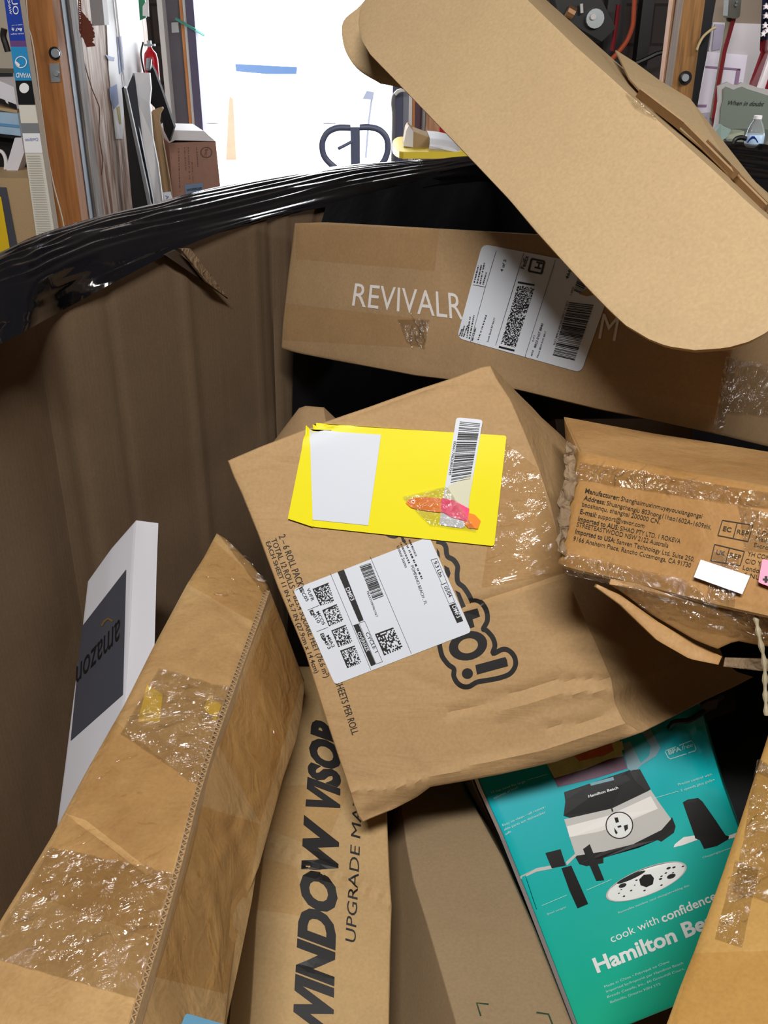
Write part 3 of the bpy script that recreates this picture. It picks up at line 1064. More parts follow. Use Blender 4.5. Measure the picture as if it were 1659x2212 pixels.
P = Print(rev.tree, 0.0016)
L7(P, '4 of 5', (510, 415), (548, 292), 6, bold=.01)
L7(P, 'FedEx', (730, 388), (775, 255), 8.5, bold=.012)
L7(P, '46617', (1178, 492), (1235, 330), 6.5, bold=.01)
L7(P, '8823 0107 8840', (850, 1193), (928, 945), 5.0, bold=.008)
L7(P, 'MPS#', (815, 1275), (828, 1215), 3.6)
L7(P, '4 of 5', (825, 1130), (842, 1065), 3.6)
L7(P, 'Mstr# 8823 0107 8817', (872, 1292), (958, 1025), 3.6)
L7(P, 'South Bend IN 46617', (362, 1135), (435, 885), 3.8)
L7(P, '9632 0890 0 000 000 0000 0 00 8823', (1045, 1165), (1185, 715), 4.2)
L7(P, '7 8840', (1215, 660), (1240, 570), 4.0)
for a, b in (((445, 195), (332, 570)), ((332, 570), (205, 545)), ((332, 570), (180, 1130)), ((725, 225), (437, 1165)), ((1050, 290), (738, 1282))):
    P.stroke([z7(*a), z7(*b)], 0.9)
for (a, b) in (((75, 1070), (100, 1000)), ((95, 1075), (125, 965)), ((115, 1080), (160, 960)), ((150, 1090), (185, 870)), ((175, 1100), (225, 850)), ((225, 525), (270, 345)), ((255, 535), (300, 340)), ((285, 540), (330, 320)), ((315, 545), (350, 420)), ((265, 1112), (350, 855)), ((205, 1120), (240, 985))):
    P.bars(z7(*a), z7(*b), (z7(*b)[0] - 3, z7(*b)[1] - .8), (z7(*a)[0] - 3, z7(*a)[1] - .8), barpat(int(a[0]), 30))
P.build('lettering', M['ink'], lab)
P = Print(rev.tree, 0.0016)
c4 = [z7(*p) for p in ((805, 280), (937, 308), (905, 432), (773, 405))]
for i in range(4): P.stroke([c4[i], c4[(i + 1) % 4]], 4)
P.text('H', z7(895, 390), z7(918, 320), (-12.5, -3), bold=.03)
P.build('ground_mark', M['ink'], lab)
P = Print(rev.tree, 0.0016)
P.modules(z7(665, 545), z7(835, 585), z7(640, 1190), z7(490, 1145), 22, 70, 5, 0.52, frame=False)
P.stroke([z7(665, 520), z7(835, 550)], 4); P.stroke([z7(470, 1180), z7(630, 1220)], 4)
P.build('barcode', M['ink'], lab)
P = Print(rev.tree, 0.0016)
P.bars(z7(1190, 725), z7(1020, 1270), z7(1245, 1325), z7(1440, 755), barpat(11, 74))
P.bars(z7(1290, 440), z7(1235, 610), z7(1310, 640), z7(1400, 500), barpat(12, 24))
P.build('barcode', M['ink'], lab)
P = Print(rev.tree, 0.0019)
P.poly([z7(1290, 640), z7(1400, 570), z7(1500, 640), z7(1370, 665)])
P.build('torn_patch', M['kraft_dim'], lab)

# ---- black scrap and small dark cartons in the gaps
cA = Carton([(590, 955), (650, 876), (700, 880)], [(700, 880), (720, 1000)], [(560, 1060), (720, 1060)], [(590, 955), (560, 1060)], (1.50, 1.46, 1.4, 1.44), 0.2, n=8, m=8)
carton_thing('small_carton', 'brown carton corner in the dark behind the upper left of the paper towel carton', 'box', cA, M['kraft_dim'])
cB = Carton([(1140, 930), (1200, 905)], [(1200, 905), (1240, 1160)], [(1180, 1180), (1240, 1160)], [(1140, 930), (1180, 1180)], (1.60, 1.52, 1.48, 1.56), 0.25, n=8, m=8, amp=.002)
carton_thing('side_carton', 'dim brown carton wedged upright in the gap right of the paper towel carton', 'box', cB, M['kraft_bin'])  # darker kraft paints in the shade of the gap

# ---- paper towel carton in the middle
PD = (1.20, 1.178, 1.185, 1.207)
pr_n = Vector((-.06, -.91, .42)).normalized()
PTp = [(492, 995), (560, 966), (640, 935), (700, 912), (800, 878), (900, 842), (980, 816), (1040, 793), (1060, 790)]
PRt = [(1060, 790), (1072, 815), (1105, 866), (1135, 935), (1165, 1010), (1190, 1085), (1205, 1150), (1215, 1200), (1218, 1237), (1228, 1250), (1262, 1330), (1298, 1410), (1322, 1465), (1330, 1520), (1350, 1560), (1387, 1582)]
PBt = [(784, 1776), (800, 1768), (850, 1748), (900, 1722), (930, 1700), (1000, 1688), (1080, 1673), (1200, 1646), (1330, 1602), (1387, 1582)]
PLf = [(492, 995), (505, 1030), (523, 1068), (560, 1160), (600, 1268), (660, 1412), (700, 1540), (752, 1698), (765, 1740), (775, 1765), (784, 1776)]
prC = Carton(PTp, PRt, PBt, PLf, PD, [-pr_n * .26, V(1150, 880, 1.28) - V(1060, 790, 1.178), V(1628, 1462, 1.46) - V(1387, 1582, 1.185), -pr_n * .26], n=70, m=80, amp=0.0007,
             round_=0.004, seed=9, creases=(([(500, 1008), (640, 950), (760, 912), (900, 862), (1000, 826), (1062, 800)], -.0018, 5),
                                    ([(1010, 1305), (1100, 1280), (1215, 1238)], -.004, 5), ([(1010, 1318), (1100, 1294), (1215, 1252)], .002, 7),
                                    ([(740, 1712), (845, 1704), (960, 1672), (1080, 1640), (1200, 1612), (1350, 1560)], .004, 8),
                                    ([(800, 1760), (930, 1715), (1100, 1680), (1340, 1605)], -.012, 16),
                                    ([(970, 1540), (1090, 1505), (1200, 1470), (1322, 1465)], -.004, 9), ([(1080, 1540), (1220, 1500), (1330, 1490)], .005, 10), ([(1180, 1572), (1260, 1560), (1330, 1530)], -.004, 9),
                                    ([(880, 1460), (960, 1490), (1060, 1500)], -.0015, 7), ([(870, 1560), (905, 1640), (960, 1672)], .0015, 5),
                                    ))
pr = carton_thing('paper_towel_carton', 'tilted brown paper towel carton with a yellow sticker, in the middle of the pile', 'box', prC, M['kraft_presto'])
PT = prC.tree
z8 = zz(560, 1100, 2.86)


def L8(P, s, a, b, h, **k):
    """text reading down the carton: caps point to the right of the reading direction's left"""
    a = z8(*a); b = z8(*b)
    dx, dy = b[0] - a[0], b[1] - a[1]; l = math.hypot(dx, dy)
    P.text(s, a, b, (dy / l * h, -dx / l * h), **k)


P = Print(PT, 0.0009)
L8(P, '2 – 6 ROLL PACKS', (120, 166), (246, 500), 14.5, bold=.006)
L8(P, 'TOTAL 12 ROLLS – 823.4 SQUARE FEET (76.6 m²)', (72, 188), (405, 1042), 12, bold=.006)
L8(P, 'EACH SHEET 11 IN x 5.7 IN (27.9cm x 14.4cm)', (40, 205), (345, 1014), 9.5, bold=.008)
P.text('SHEETS PER ROLL', (724, 1474), (761, 1588), (14.5, -4.6), bold=.006)
P.build('lettering', M['ink_brown'], pr)
P = Print(PT, 0.0009)
outl = [(1112, 820), (1118, 860), (1132, 910), (1168, 958), (1202, 985), (1202, 1030), (1225, 1072), (1262, 1094), (1300, 1092), (1348, 1066), (1430, 1052), (1500, 1036), (1552, 1012), (1582, 965), (1578, 915), (1548, 876), (1505, 864), (1444, 890), (1456, 842), (1442, 792), (1404, 748), (1384, 738), (1408, 690), (1406, 634), (1382, 588), (1342, 564), (1300, 566)]
P.stroke(smooth_px([z8(*p) for p in outl]), 10.5)
outl2 = [(1312, 562), (1290, 520), (1262, 480), (1228, 450), (1222, 400), (1225, 352), (1200, 312), (1162, 288), (1152, 232), (1132, 206), (1095, 196)]
P.stroke(smooth_px([z8(*p) for p in outl2]), 10.5)
P.build('logo_outline', M['ink'], pr)
P = Print(PT, 0.0009)
P.ellipse(z8(1290, 842), 42, 31, math.radians(-15), inner=.52)
P.build('logo_letter', M['ink'], pr)
P = Print(PT, 0.0009)
P.poly([z8(*p) for p in ((1335, 962), (1520, 912), (1530, 930), (1537, 968), (1345, 1020))])
P.ellipse(z8(1286, 1014), 12, 11.5)
P.build('logo_letter', M['ink'], pr)
P = Print(PT, 0.0009)
P.poly([z8(*p) for p in ((1262, 634), (1348, 610), (1364, 662), (1284, 690))])
P.poly([z8(*p) for p in ((1284, 690), (1300, 736), (1330, 725), (1318, 678))])
P.poly([z8(*p) for p in ((1210, 500), (1240, 515), (1275, 600), (1250, 610))])
P.poly([z8(*p) for p in ((1142, 345), (1172, 362), (1182, 395), (1172, 425), (1150, 400))])
P.poly([z8(*p) for p in ((1096, 238), (1112, 262), (1118, 300), (1100, 280))])
P.build('logo_letter', M['ink'], pr)
P = Print(PT, 0.0009)
P.ellipse(z8(815, 150), 17, 9, math.radians(20))
P.poly([z8(*p) for p in ((870, 160), (895, 178), (905, 215), (885, 200))])
P.build('logo_letter', M['ink'], pr)
# white shipping label
P = Print(PT, 0.0011)
P.grid(z8(210, 495), z8(1050, 168), z8(1312, 757), z8(468, 1083), n=22, m=18, r=8)
lab = P.build('shipping_label', M['paper'], pr, smooth=True)
P = Print(PT, 0.0018)
L8(P, 'TBA321097967367', (662, 503), (722, 665), 4.6)
L8(P, 'VUFR', (292, 492), (325, 568), 7, bold=.008); L8(P, 'C05', (262, 520), (292, 570), 7, bold=.008)
L8(P, 'MCO5', (352, 635), (392, 715), 7, bold=.008); L8(P, '010', (332, 655), (362, 705), 7, bold=.008)
L8(P, 'MIA2', (414, 782), (452, 855), 7, bold=.008); L8(P, 'MF3', (394, 805), (428, 865), 7, bold=.008)
L8(P, 'CYCLE 1', (656, 765), (716, 885), 7.6, bold=.004)
L8(P, '9.3 Lbs', (1076, 325), (1116, 420), 7.6, bold=.008)
L8(P, '05/04', (1140, 480), (1172, 545), 7.6, bold=.008)
L8(P, 'POMPANO BEACH , FL', (935, 350), (1022, 590), 6.4)
L8(P, 'United States', (848, 228), (902, 362), 6.4)
for a, b in (((922, 190), (965, 292)), ((892, 190), (1005, 440)), ((868, 208), (925, 340))):
    P.bars(z8(*a), z8(*b), (z8(*b)[0] + 3.6, z8(*b)[1] - 1.6), (z8(*a)[0] + 3.6, z8(*a)[1] - 1.6), barpat(int(a[0]) + 5, 34))
for pl in (((686, 292), (940, 890)), ((440, 395), (690, 990)), ((278, 470), (225, 500)), ((1060, 312), (1130, 465)), ((1060, 312), (1098, 303)), ((1098, 303), (1160, 452)), ((1130, 465), (1160, 452)), ((1122, 465), (1172, 582)), ((1122, 465), (1160, 452)), ((1160, 452), (1208, 572)), ((1172, 582), (1208, 572)),
           ((618, 702), (722, 955)), ((618, 702), (652, 690)), ((652, 690), (762, 940)), ((722, 955), (762, 940)), ((300, 622), (372, 592)), ((355, 755), (425, 728))):
    P.stroke([z8(*p) for p in pl], 0.8)
P.poly([z8(*p) for p in ((484, 386), (524, 372), (646, 684), (616, 694))])
P.poly([z8(*p) for p in ((582, 715), (614, 705), (720, 955), (692, 968))])
P.poly([z8(*p) for p in ((1172, 592), (1212, 578), (1260, 688), (1222, 702))])
for q in (((246, 488), (268, 478), (280, 506), (258, 516)), ((310, 626), (332, 618), (344, 648), (322, 656)), ((376, 770), (398, 762), (412, 796), (390, 804))): P.poly([z8(*p) for p in q])
P.build('lettering', M['ink'], lab)
for args in (('DMF3', (534, 488), (568, 566), 8.5, .012), ('OVERSIZE', (606, 762), (664, 880), 7.2, .012), ('DMF3', (1190, 598), (1222, 672), 9, .012), ('M', (254, 494), (264, 512), 5, 0), ('A', (318, 632), (328, 650), 5, 0), ('D', (384, 776), (396, 798), 5, 0)):
    P = Print(PT, 0.0024); L8(P, *args[:4], bold=args[4]); P.build('reversed_lettering', M['paper'], lab)
for k, q in enumerate((((330, 492), (428, 452), (465, 570), (378, 594)), ((390, 622), (480, 584), (522, 686), (432, 722)), ((446, 748), (535, 712), (578, 820), (490, 850)), ((500, 872), (590, 840), (632, 948), (545, 980)), ((715, 770), (828, 728), (890, 855), (772, 902)))):
    P = Print(PT, 0.0018)
    P.modules(*[z8(*p) for p in (q[1], q[2], q[3], q[0])], 16, 16, 40 + k)
    P.build('barcode', M['ink'], lab)
P = Print(PT, 0.0018)
P.bars(z8(620, 352), z8(706, 566), z8(772, 540), z8(688, 330), barpat(21, 64))
P.build('barcode', M['ink'], lab)
# yellow sticker
zy = zz(480, 780, 2.183)
P = Print(PT, 0.0034)
P.grid(zy(408, 296), zy(1340, 352), zy(1282, 872), zy(425, 780), n=24, m=16, r=5)
stk = P.build('yellow_sticker', M['yellow'], pr, smooth=True)
P = Print(PT, 0.0050)
P.grid(zy(402, 297), zy(414, 298), zy(430, 781), zy(312, 742), n=4, m=20)
P.build('folded_margin', M['yellow'], stk, smooth=True)
P = Print(PT, 0.0044)
P.grid(zy(415, 328), zy(750, 347), zy(690, 774), zy(340, 738), n=10, m=10)
P.build('blank_panel', M['paper'], stk, smooth=True)
P = Print(PT, 0.0048)
P.grid(zy(1104, 266), zy(1228, 278), zy(1142, 788), zy(1022, 772), n=6, m=16, r=6)
bl = P.build('barcode_label', M['paper'], stk, smooth=True)
P = Print(PT, 0.0054)
P.bars(zy(1120, 286), zy(1076, 578), zy(1168, 560), zy(1216, 296), barpat(31, 70))
a = zy(1092, 378); b = zy(1068, 536)
P.text('0066170620803545', a, b, (5.5, 1), bold=.0)
P.build('barcode', M['ink'], bl)
P = Print(PT, 0.0054)
P.poly([zy(*p) for p in ((1062, 590), (1180, 530), (1160, 700), (1040, 680))])
P.build('torn_patch', plain('grey_paper', (206, 204, 180), .6), bl)
P = Print(PT, 0.0059)
P.poly([zy(*p) for p in ((866, 668), (890, 645), (960, 640), (1040, 648), (1050, 715), (960, 705), (890, 690))], 0)
P.poly([zy(*p) for p in ((1150, 712), (1190, 722), (1218, 752), (1205, 790), (1160, 785), (1140, 765))], 0)
P.poly([zy(*p) for p in ((1036, 645), (1090, 655), (1165, 695), (1155, 755), (1080, 735), (1030, 705))], 1, 0.0064)
P.build('marker_streak', [M['orange'], M['pink']], stk)
P = Print(PT, 0.0072)
P.grid(zy(850, 640), zy(1060, 590), zy(1200, 800), zy(980, 770), n=14, m=14, lift=.003)
P.mb.build('crumpled_tape', M['tape_crumple'], stk)
tape(pr, PT, [((1085, 950), (1160, 1010), (1225, 1235), (1040, 1270))], M['tape'], eps=.001, n=18, m=24, lift=.0012, wrinkles=12, wdir=70)

# ---- film-wrapped carton with the importer's address, right edge
zv = zz(1150, 1000, 3.26)
VT = V(1252, 974, 1.05) + (V(2050, 1118, .86) - V(1252, 974, 1.05)) * 1.7  # unseen right end lengthened to shade the gap behind
VB = V(1205, 1217, 1.02) + (V(2020, 1405, .84) - V(1205, 1217, 1.02)) * 1.7
VX = (project(VT), project(VB))
VD = (1.05, (VT - CAM).dot(FW), (VB - CAM).dot(FW), 1.02)
ve = Carton([(1252, 974), (1330, 990), (1440, 1012), (1560, 1032), VX[0]], [VX[0], VX[1]], [(1205, 1217), (1222, 1230), (1330, 1254), (1411, 1275), (1549, 1311), VX[1]], [(1252, 974), (1240, 1040), (1228, 1100), (1212, 1190), (1205, 1217)],
            VD, [V(1218, 900, 1.16) - V(1252, 974, 1.05), V(2055, 1042, 1.07) - V(2050, 1118, .86), V(2000, 1365, 1.06) - V(2020, 1405, .84), V(1235, 1160, 1.13) - V(1205, 1217, 1.02)], n=40, m=26, amp=.0015, round_=.009, seed=5,
            creases=(([(1240, 1025), (1440, 1050), (1659, 1085)], .003, 10),))
vr = carton_thing('taped_carton', 'carton wrapped in clear film with a printed importer address, right of the paper towel carton', 'box', ve, M['kraft_taped'])
P = Print(ve.tree, 0.0010)
rows_ = [('Manufacturer:', ' Shanghaimuxinmuyeyouxiangongsi', (372, 212), (612, 265), (1195, 392)),
         ('Address:', ' Shuangchenglu 803nong11hao1602A-1609shi,', (362, 262), (512, 296), (1258, 470)),
         (None, 'baoshanqu, shanghai 200000 CN.', (350, 306), None, (898, 432)),
         ('E-mail:', ' support@vevor.com', (336, 358), (452, 386), (788, 460)),
         ('Imported to AUS:', ' SIHAO PTY LTD. 1 ROKEVA', (322, 408), (606, 474), (1042, 568)),
         (None, 'STREETEASTWOOD NSW 2122 Australia', (312, 448), None, (958, 598)),
         ('Imported to USA:', ' Sanven Technology Ltd. Suite 250,', (302, 498), (582, 564), (1140, 696)),
         (None, '9166 Anaheim Place, Rancho Cucamonga, CA 91730', (288, 548), None, (1115, 738))]
for b_, t_, a, mid, e in rows_:
    a = zv(*a); e = zv(*e)
    if b_:
        mid = zv(*mid)
        P.text(b_, a, mid, (2.2, -10), bold=.014)
        P.text(t_.strip(), (mid[0] + 3.5, mid[1] + .8), e, (2.2, -9.6))
    else:
        P.text(t_, a, e, (2.2, -9.6))


def vbox4(q):
    q = [zv(*p) for p in q]
    for i in range(4): P.stroke([q[i], q[(i + 1) % 4]], 2.0)


vbox4(((1340, 405), (1555, 440), (1520, 555), (1308, 512)))
P.stroke([zv(1445, 422), zv(1415, 532)], 2.0)
P.text('EC', zv(1342, 478), zv(1400, 490), (2, -9.5), bold=.02)
P.text('REP', zv(1440, 500), zv(1522, 516), (2, -9.5))
vbox4(((1285, 575), (1495, 625), (1465, 725), (1258, 690)))
P.stroke([zv(1390, 600), zv(1362, 706)], 2.0)
P.text('UK', zv(1296, 645), zv(1356, 656), (2, -9.5), bold=.02)
P.text('REP', zv(1390, 662), zv(1468, 682), (2, -9.5))
P.text('E-Cross', zv(1580, 500), zv(1720, 530), (2, -9))
P.text('Mainzer', zv(1570, 545), zv(1730, 580), (2, -9))
P.text('E-cross', zv(1560, 592), zv(1700, 620), (2, -9))
P.text('YH CONS', zv(1515, 655), zv(1690, 690), (2.2, -9.5))
P.text('C/O YH C', zv(1498, 705), zv(1680, 740), (2.2, -9.5))
P.text('London R', zv(1482, 752), zv(1660, 790), (2.2, -9.5))
P.text('6 NUK', zv(1490, 800), zv(1640, 835), (2.2, -9.5))
P.build('lettering', M['ink_brown'], vr)
P = Print(ve.tree, 0.0090)
P.grid(zv(1200, 695), zv(1545, 810), zv(1490, 938), zv(1150, 818), n=10, m=6)
P.build('white_label', M['white_box'], vr)
P = Print(ve.tree, 0.0090)
P.grid((1650, 1212), (1700, 1224), (1690, 1280), (1641, 1262), n=6, m=6, r=3)
P.poly([(1651, 1254), (1690, 1258), (1690, 1262), (1651, 1258)], 1, .0096)
P.poly([(1655, 1249), (1661, 1249), (1661, 1263), (1655, 1263)], 1, .0096)
P.build('pink_label', [M['pinklabel'], M['ink']], vr)
tape(vr, ve.tree, [((1256, 1000), (1400, 1022), (1395, 1060), (1245, 1035)), ((1390, 1022), (1730, 1078), (1730, 1110), (1395, 1060)), ((1595, 1090), (1660, 1110), (1720, 1200), (1610, 1190))], M['tape_crumple'], lift=.003)
tape(vr, ve.tree, [((1252, 980), (1725, 1070), (1700, 1325), (1210, 1215))], film('clinging_film', (.97, .94, .88), wr=.12, scale=24, gloss=.01, rough=.12), eps=.0034, n=30, m=24, lift=.0006)
tape(vr, ve.tree, [((1545, 1190), (1600, 1205), (1590, 1310), (1530, 1290)), ((1222, 1195), (1480, 1255), (1560, 1310), (1225, 1230))], M['tape_crumple'], eps=.004, n=8, lift=.003)
# crushed corner
mb = MB()
e_l = catmull([Vector((p[0], p[1], 0)) for p in ((1224, 952), (1218, 985), (1220, 1030), (1212, 1080), (1206, 1130), (1203, 1190))], 8)
g = []
for i, p in enumerate(e_l):
    row = []
    for k in range(9):
        x = p.x + (k / 8) * (26 - 8 * i / len(e_l)); y = p.y + k * 1.5
        d = 1.052 - .03 * (i / len(e_l)) - .006
        q = V(x, y, d)
        row.append(q + FW * (.008 * noise.noise(q * 70) + .006 * noise.noise(q * 160)) + RT * (.004 * noise.noise(q * 110 + Vector((4, 0, 0)))))
    g.append(row)
mb.grid(g)
mb.grid([[p + FW * .004 for p in r_] for r_ in g], flip=True)
mb.build('crushed_corner', M['kraft_grey'], vr)
# torn lower flaps
fl = Carton([(1316, 1262), (1411, 1278), (1549, 1314), (1700, 1342)], [(1700, 1342), (1700, 1402)], [(1338, 1276), (1420, 1335), (1500, 1382), (1549, 1402), (1590, 1384), (1640, 1394), (1700, 1402)], [(1316, 1262), (1338, 1276)],
            (0.985, .925, .96, 1.0), 0.006, n=24, m=10, amp=.002, round_=.0012)
tag(fl.mb.build('lower_flap', M['kraft_taped'], vr), 'torn flap hanging under the wrapped carton')
fl2 = Carton([(1290, 1262), (1340, 1285), (1420, 1342), (1500, 1390), (1560, 1418)], [(1560, 1418), (1552, 1436)], [(1286, 1268), (1340, 1300), (1420, 1366), (1490, 1398), (1552, 1404)], [(1290, 1262), (1286, 1268)], (1.0, .99, .985, 1.0), 0.01, n=24, m=6, amp=.001, round_=.0012)
tag(fl2.mb.build('film_edge', M['kraft_taped'], vr), 'torn edge bound in clear film')
tape(vr, fl.tree, [((1330, 1262), (1690, 1342), (1690, 1396), (1420, 1330))], M['tape_crumple'], n=14, m=6, lift=.003)
fl3 = Carton([(1566, 1420), (1700, 1426)], [(1700, 1426), (1700, 1452)], [(1562, 1440), (1640, 1449), (1700, 1452)], [(1566, 1420), (1562, 1440)], (.985, .95, .955, .985), 0.12, n=12, m=6, amp=.0006, round_=.001)
fl3.mb.build('layered_flap', M['kraft_grey'], vr)
mb = MB()
tw = [V(1632, 1330, .93), V(1640, 1375, .93), V(1651, 1430, .935), V(1653, 1490, .94), V(1656, 1545, .94)]
mb.tube(catmull(tw, 6), [0.0022 + .0008 * math.sin(i * 1.7) for i in range(25)], 7)
mb.build('twisted_tape', plain('twisted_film', (168, 156, 130), .25, spec=.6), vr)

# ---- white slim box standing at the left wall
AD = (1.40, 1.27, 1.22, 1.35)
am = Carton([(190, 1256), (240, 1186), (294, 1124)], [(294, 1124), (287, 1240), (280, 1380), (266, 1560), (255, 1720)], [(108, 1900), (255, 1720)], [(190, 1256), (178, 1360), (160, 1500), (140, 1660), (108, 1900)],
            AD, [V(262, 1250, 1.5) - V(190, 1256, 1.40)] + [V(342, 1130, 1.30) - V(294, 1124, 1.27), V(318, 1720, 1.25) - V(255, 1720, 1.22)] + [V(180, 1890, 1.42) - V(108, 1900, 1.35)], n=20, m=30, amp=.0006, round_=.002)
ar = carton_thing('slim_box', 'slim white box standing on end against the left side, with a dark grey printed panel', 'box', am, M['white_box'])
P = Print(am.tree, 0.0010)
P.grid((178, 1354), (274, 1230), (267, 1500), (154, 1600), n=12, m=12)
pan = P.build('printed_panel', M['slate'], ar, smooth=True)
P = Print(am.tree, 0.0018)
# upside down lettering reads from right to left
P.text('amazon', (262, 1336), (168, 1440), (-2, 66), (-3, 56), bold=.0)
P.build('lettering', M['slate_ink'], pan)
P = Print(am.tree, 0.0018)
P.stroke([(222, 1352), (228, 1342), (236, 1336), (246, 1342)], 4)
P.build('smile_print', M['gold_ink'], pan)

# ---- long taped carton running out to the lower left
lz = zz(0, 1600, 2.765)
LD = (1.33, 1.27, 0.74, 0.80)
lo_side = [V(658, 1474, 1.34) - V(580, 1268, 1.27), V(478, 2275, .86) - V(262, 2285, .74)]
lc = Carton([(468, 1152), (490, 1165), (540, 1215), (580, 1266)], [(580, 1266), (560, 1325), (520, 1430), (460, 1600), (420, 1730), (390, 1850), (340, 2020), (300, 2150), (262, 2285)], [(-120, 2190), (60, 2230), (262, 2285)],
            [(468, 1152), (440, 1205), (404, 1262), (330, 1400), (270, 1520), (190, 1660), (110, 1810), (40, 1925), (0, 1990), (-120, 2190)],
            LD, [lo_side[0], lo_side[0], lo_side[1], lo_side[1]], n=40, m=90, amp=.002, round_=.006, seed=12,
            creases=(([(140, 1765), (230, 1815), (330, 1890)], -.004, 8), ([(390, 1262), (470, 1300), (545, 1362)], -.003, 6), ([(250, 1560), (330, 1600), (420, 1680)], .003, 12)))
lr = carton_thing('long_carton', 'long battered orange brown carton under clear tape, running to the lower left corner', 'box', lc, M['kraft_orange'])
# overlapping flap with its corrugated edge at the ridge
fa = [(583, 1276), (563, 1335), (524, 1440), (464, 1610), (424, 1742), (394, 1862), (346, 2030), (306, 2160), (268, 2290)]
fb = [(658, 1478), (652, 1540), (640, 1600), (612, 1680), (590, 1760), (560, 1870), (520, 1970), (500, 2090), (476, 2290)]
lf = Carton([fa[0], (620, 1370), fb[0]], fb, [fa[-1], fb[-1]], fa, (1.262, 1.325, .845, .733), .006, n=30, m=70, amp=.0022, round_=.0015, seed=15,
            creases=(([(500, 1790), (540, 1880), (500, 2020)], -.006, 16), ([(440, 1900), (480, 2000), (470, 2120)], .005, 18), ([(560, 1720), (480, 1850)], .004, 14)))
tag(lf.mb.build('side_flap', M['kraft_orange'], lr), 'overlapping flap with an open corrugated edge')
mb = MB()
A_ = sample(edge3([(p[0] - 12, p[1] - 3) for p in fa], 1.259, .7315), [k / 400 for k in range(401)])
B_ = sample(edge3(fa, 1.2615, .7325), [k / 400 for k in range(401)])
inw = sample([lo_side[0] + Vector((0, 0, 0)), lo_side[1]], [k / 400 for k in range(401)])
for lineP in (A_, B_):
    g0 = []; g1 = []
    for k in range(0, 401, 4):
        q = (B_[k] - A_[k]) * .12
        g0.append(lineP[k]); g1.append(lineP[k] + q * (1 if lineP is A_ else -1))
    mb.grid([g0, g1])
    mb.grid([g0, [g + inw[min(400, 4 * i)].normalized() * .01 for i, g in enumerate(g0)]])
nf = 190
for k in range(nf):
    i0 = int(k * 400 / nf); i1 = int((k + 1) * 400 / nf)
    p = A_[i0] if k % 2 == 0 else B_[i0]
    q = B_[i1] if k % 2 == 0 else A_[i1]
    w_ = (p - q).cross(CAM - p).normalized() * .0005
    d_ = inw[i0].normalized() * .008
    mb.poly([p - w_, q - w_, q + w_, p + w_])
    mb.poly([p, q, q + d_, p + d_])
mb.build('corrugated_edge', M['kraft_dim'], lr, smooth=False)
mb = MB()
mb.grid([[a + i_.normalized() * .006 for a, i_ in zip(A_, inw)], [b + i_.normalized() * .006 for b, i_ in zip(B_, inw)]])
mb.build('edge_shade', M['board_dark'], lr, smooth=False)  # dark strip painted for the shade in the flutes and ridge gap
tape(lr, lc.tree, [((462, 1170), (575, 1275), (545, 1345), (405, 1262)), ((250, 1560), (425, 1700), (330, 2030), (60, 1930))], M['tape'], lift=.0014, n=18, m=26, wrinkles=12, wdir=65)
tape(lr, lc.tree, [((345, 1450), (500, 1492), (425, 1700), (262, 1590)), ((112, 1835), (385, 1895), (300, 2165), (-30, 2070))], M['tape_crumple'], eps=.003, lift=.003, n=24, m=28, wrinkles=22)
tape(lr, lc.tree, [((470, 1155), (500, 1175), (580, 1262), (570, 1290))], M['tape_crumple'], eps=.002, lift=.003, n=6, m=14)
tape(lr, lf.tree, [((590, 1300), (650, 1470), (560, 1780), (470, 1610)), ((430, 1740), (560, 1780), (500, 2150), (330, 2110))], M['tape_amber'], lift=.001, n=14, m=22, wrinkles=5, wdir=60)
P = Print(lc.tree, 0.0006)
P.grid((318, 1480), (352, 1500), (345, 1560), (298, 1560), n=6, m=8)
P.build('yellow_tape_scrap', plain('yellowed_tape', (206, 168, 70), .4), lr)
P = Print(lc.tree, 0.0006)
P.grid((452, 1502), (478, 1524), (465, 1560), (440, 1530), n=6, m=6)
P.build('yellow_tape_scrap', plain('yellowed_tape', (206, 168, 70), .4), lr)
P = Print(lc.tree, 0.0009)
P.grid((140, 1758), (186, 1772), (330, 1884), (318, 1894), n=14, m=6)
P.build('paper_strip', M['board_edge'], lr)
P = Print(lf.tree, 0.0014)
P.grid((398, 2189), (520, 2225), (500, 2290), (375, 2250), n=10, m=10, r=7)
P.build('blue_sticker', M['blue_label'], lr)

# ---- carton with big slanted black lettering
z6 = zz(480, 1500, 2.765)
wv = Carton([(622, 1440), (720, 1440), (838, 1440)], [(838, 1440), (836, 1600), (835, 1745), (842, 1900), (846, 1955), (843, 2060), (841, 2180), (840, 2270)], [(534, 2270), (840, 2270)], [(622, 1440), (600, 1620), (584, 1760), (568, 1850), (552, 1990), (543, 2150), (534, 2270)],
            (1.46, 1.46, 1.11, 1.11), [V(590, 1440, 1.6) - V(622, 1440, 1.46), V(838, 1440, 1.72) - V(838, 1440, 1.46), V(838, 2270, 1.32) - V(840, 2270, 1.11), V(490, 2270, 1.2) - V(534, 2270, 1.11)], n=40, m=70, amp=.0012, round_=.004, seed=21,
            creases=(([(570, 1826), (650, 1868), (740, 1905), (846, 1956)], -.005, 5), ([(572, 1812), (700, 1868), (846, 1936)], .003, 7), ([(560, 2060), (700, 2095), (800, 2130)], -.0015, 6)))
wr = carton_thing('visor_carton', 'brown carton with big slanted black capitals running up its length, bottom centre', 'box', wv, M['kraft_visor'])
P = Print(wv.tree, 0.0012)
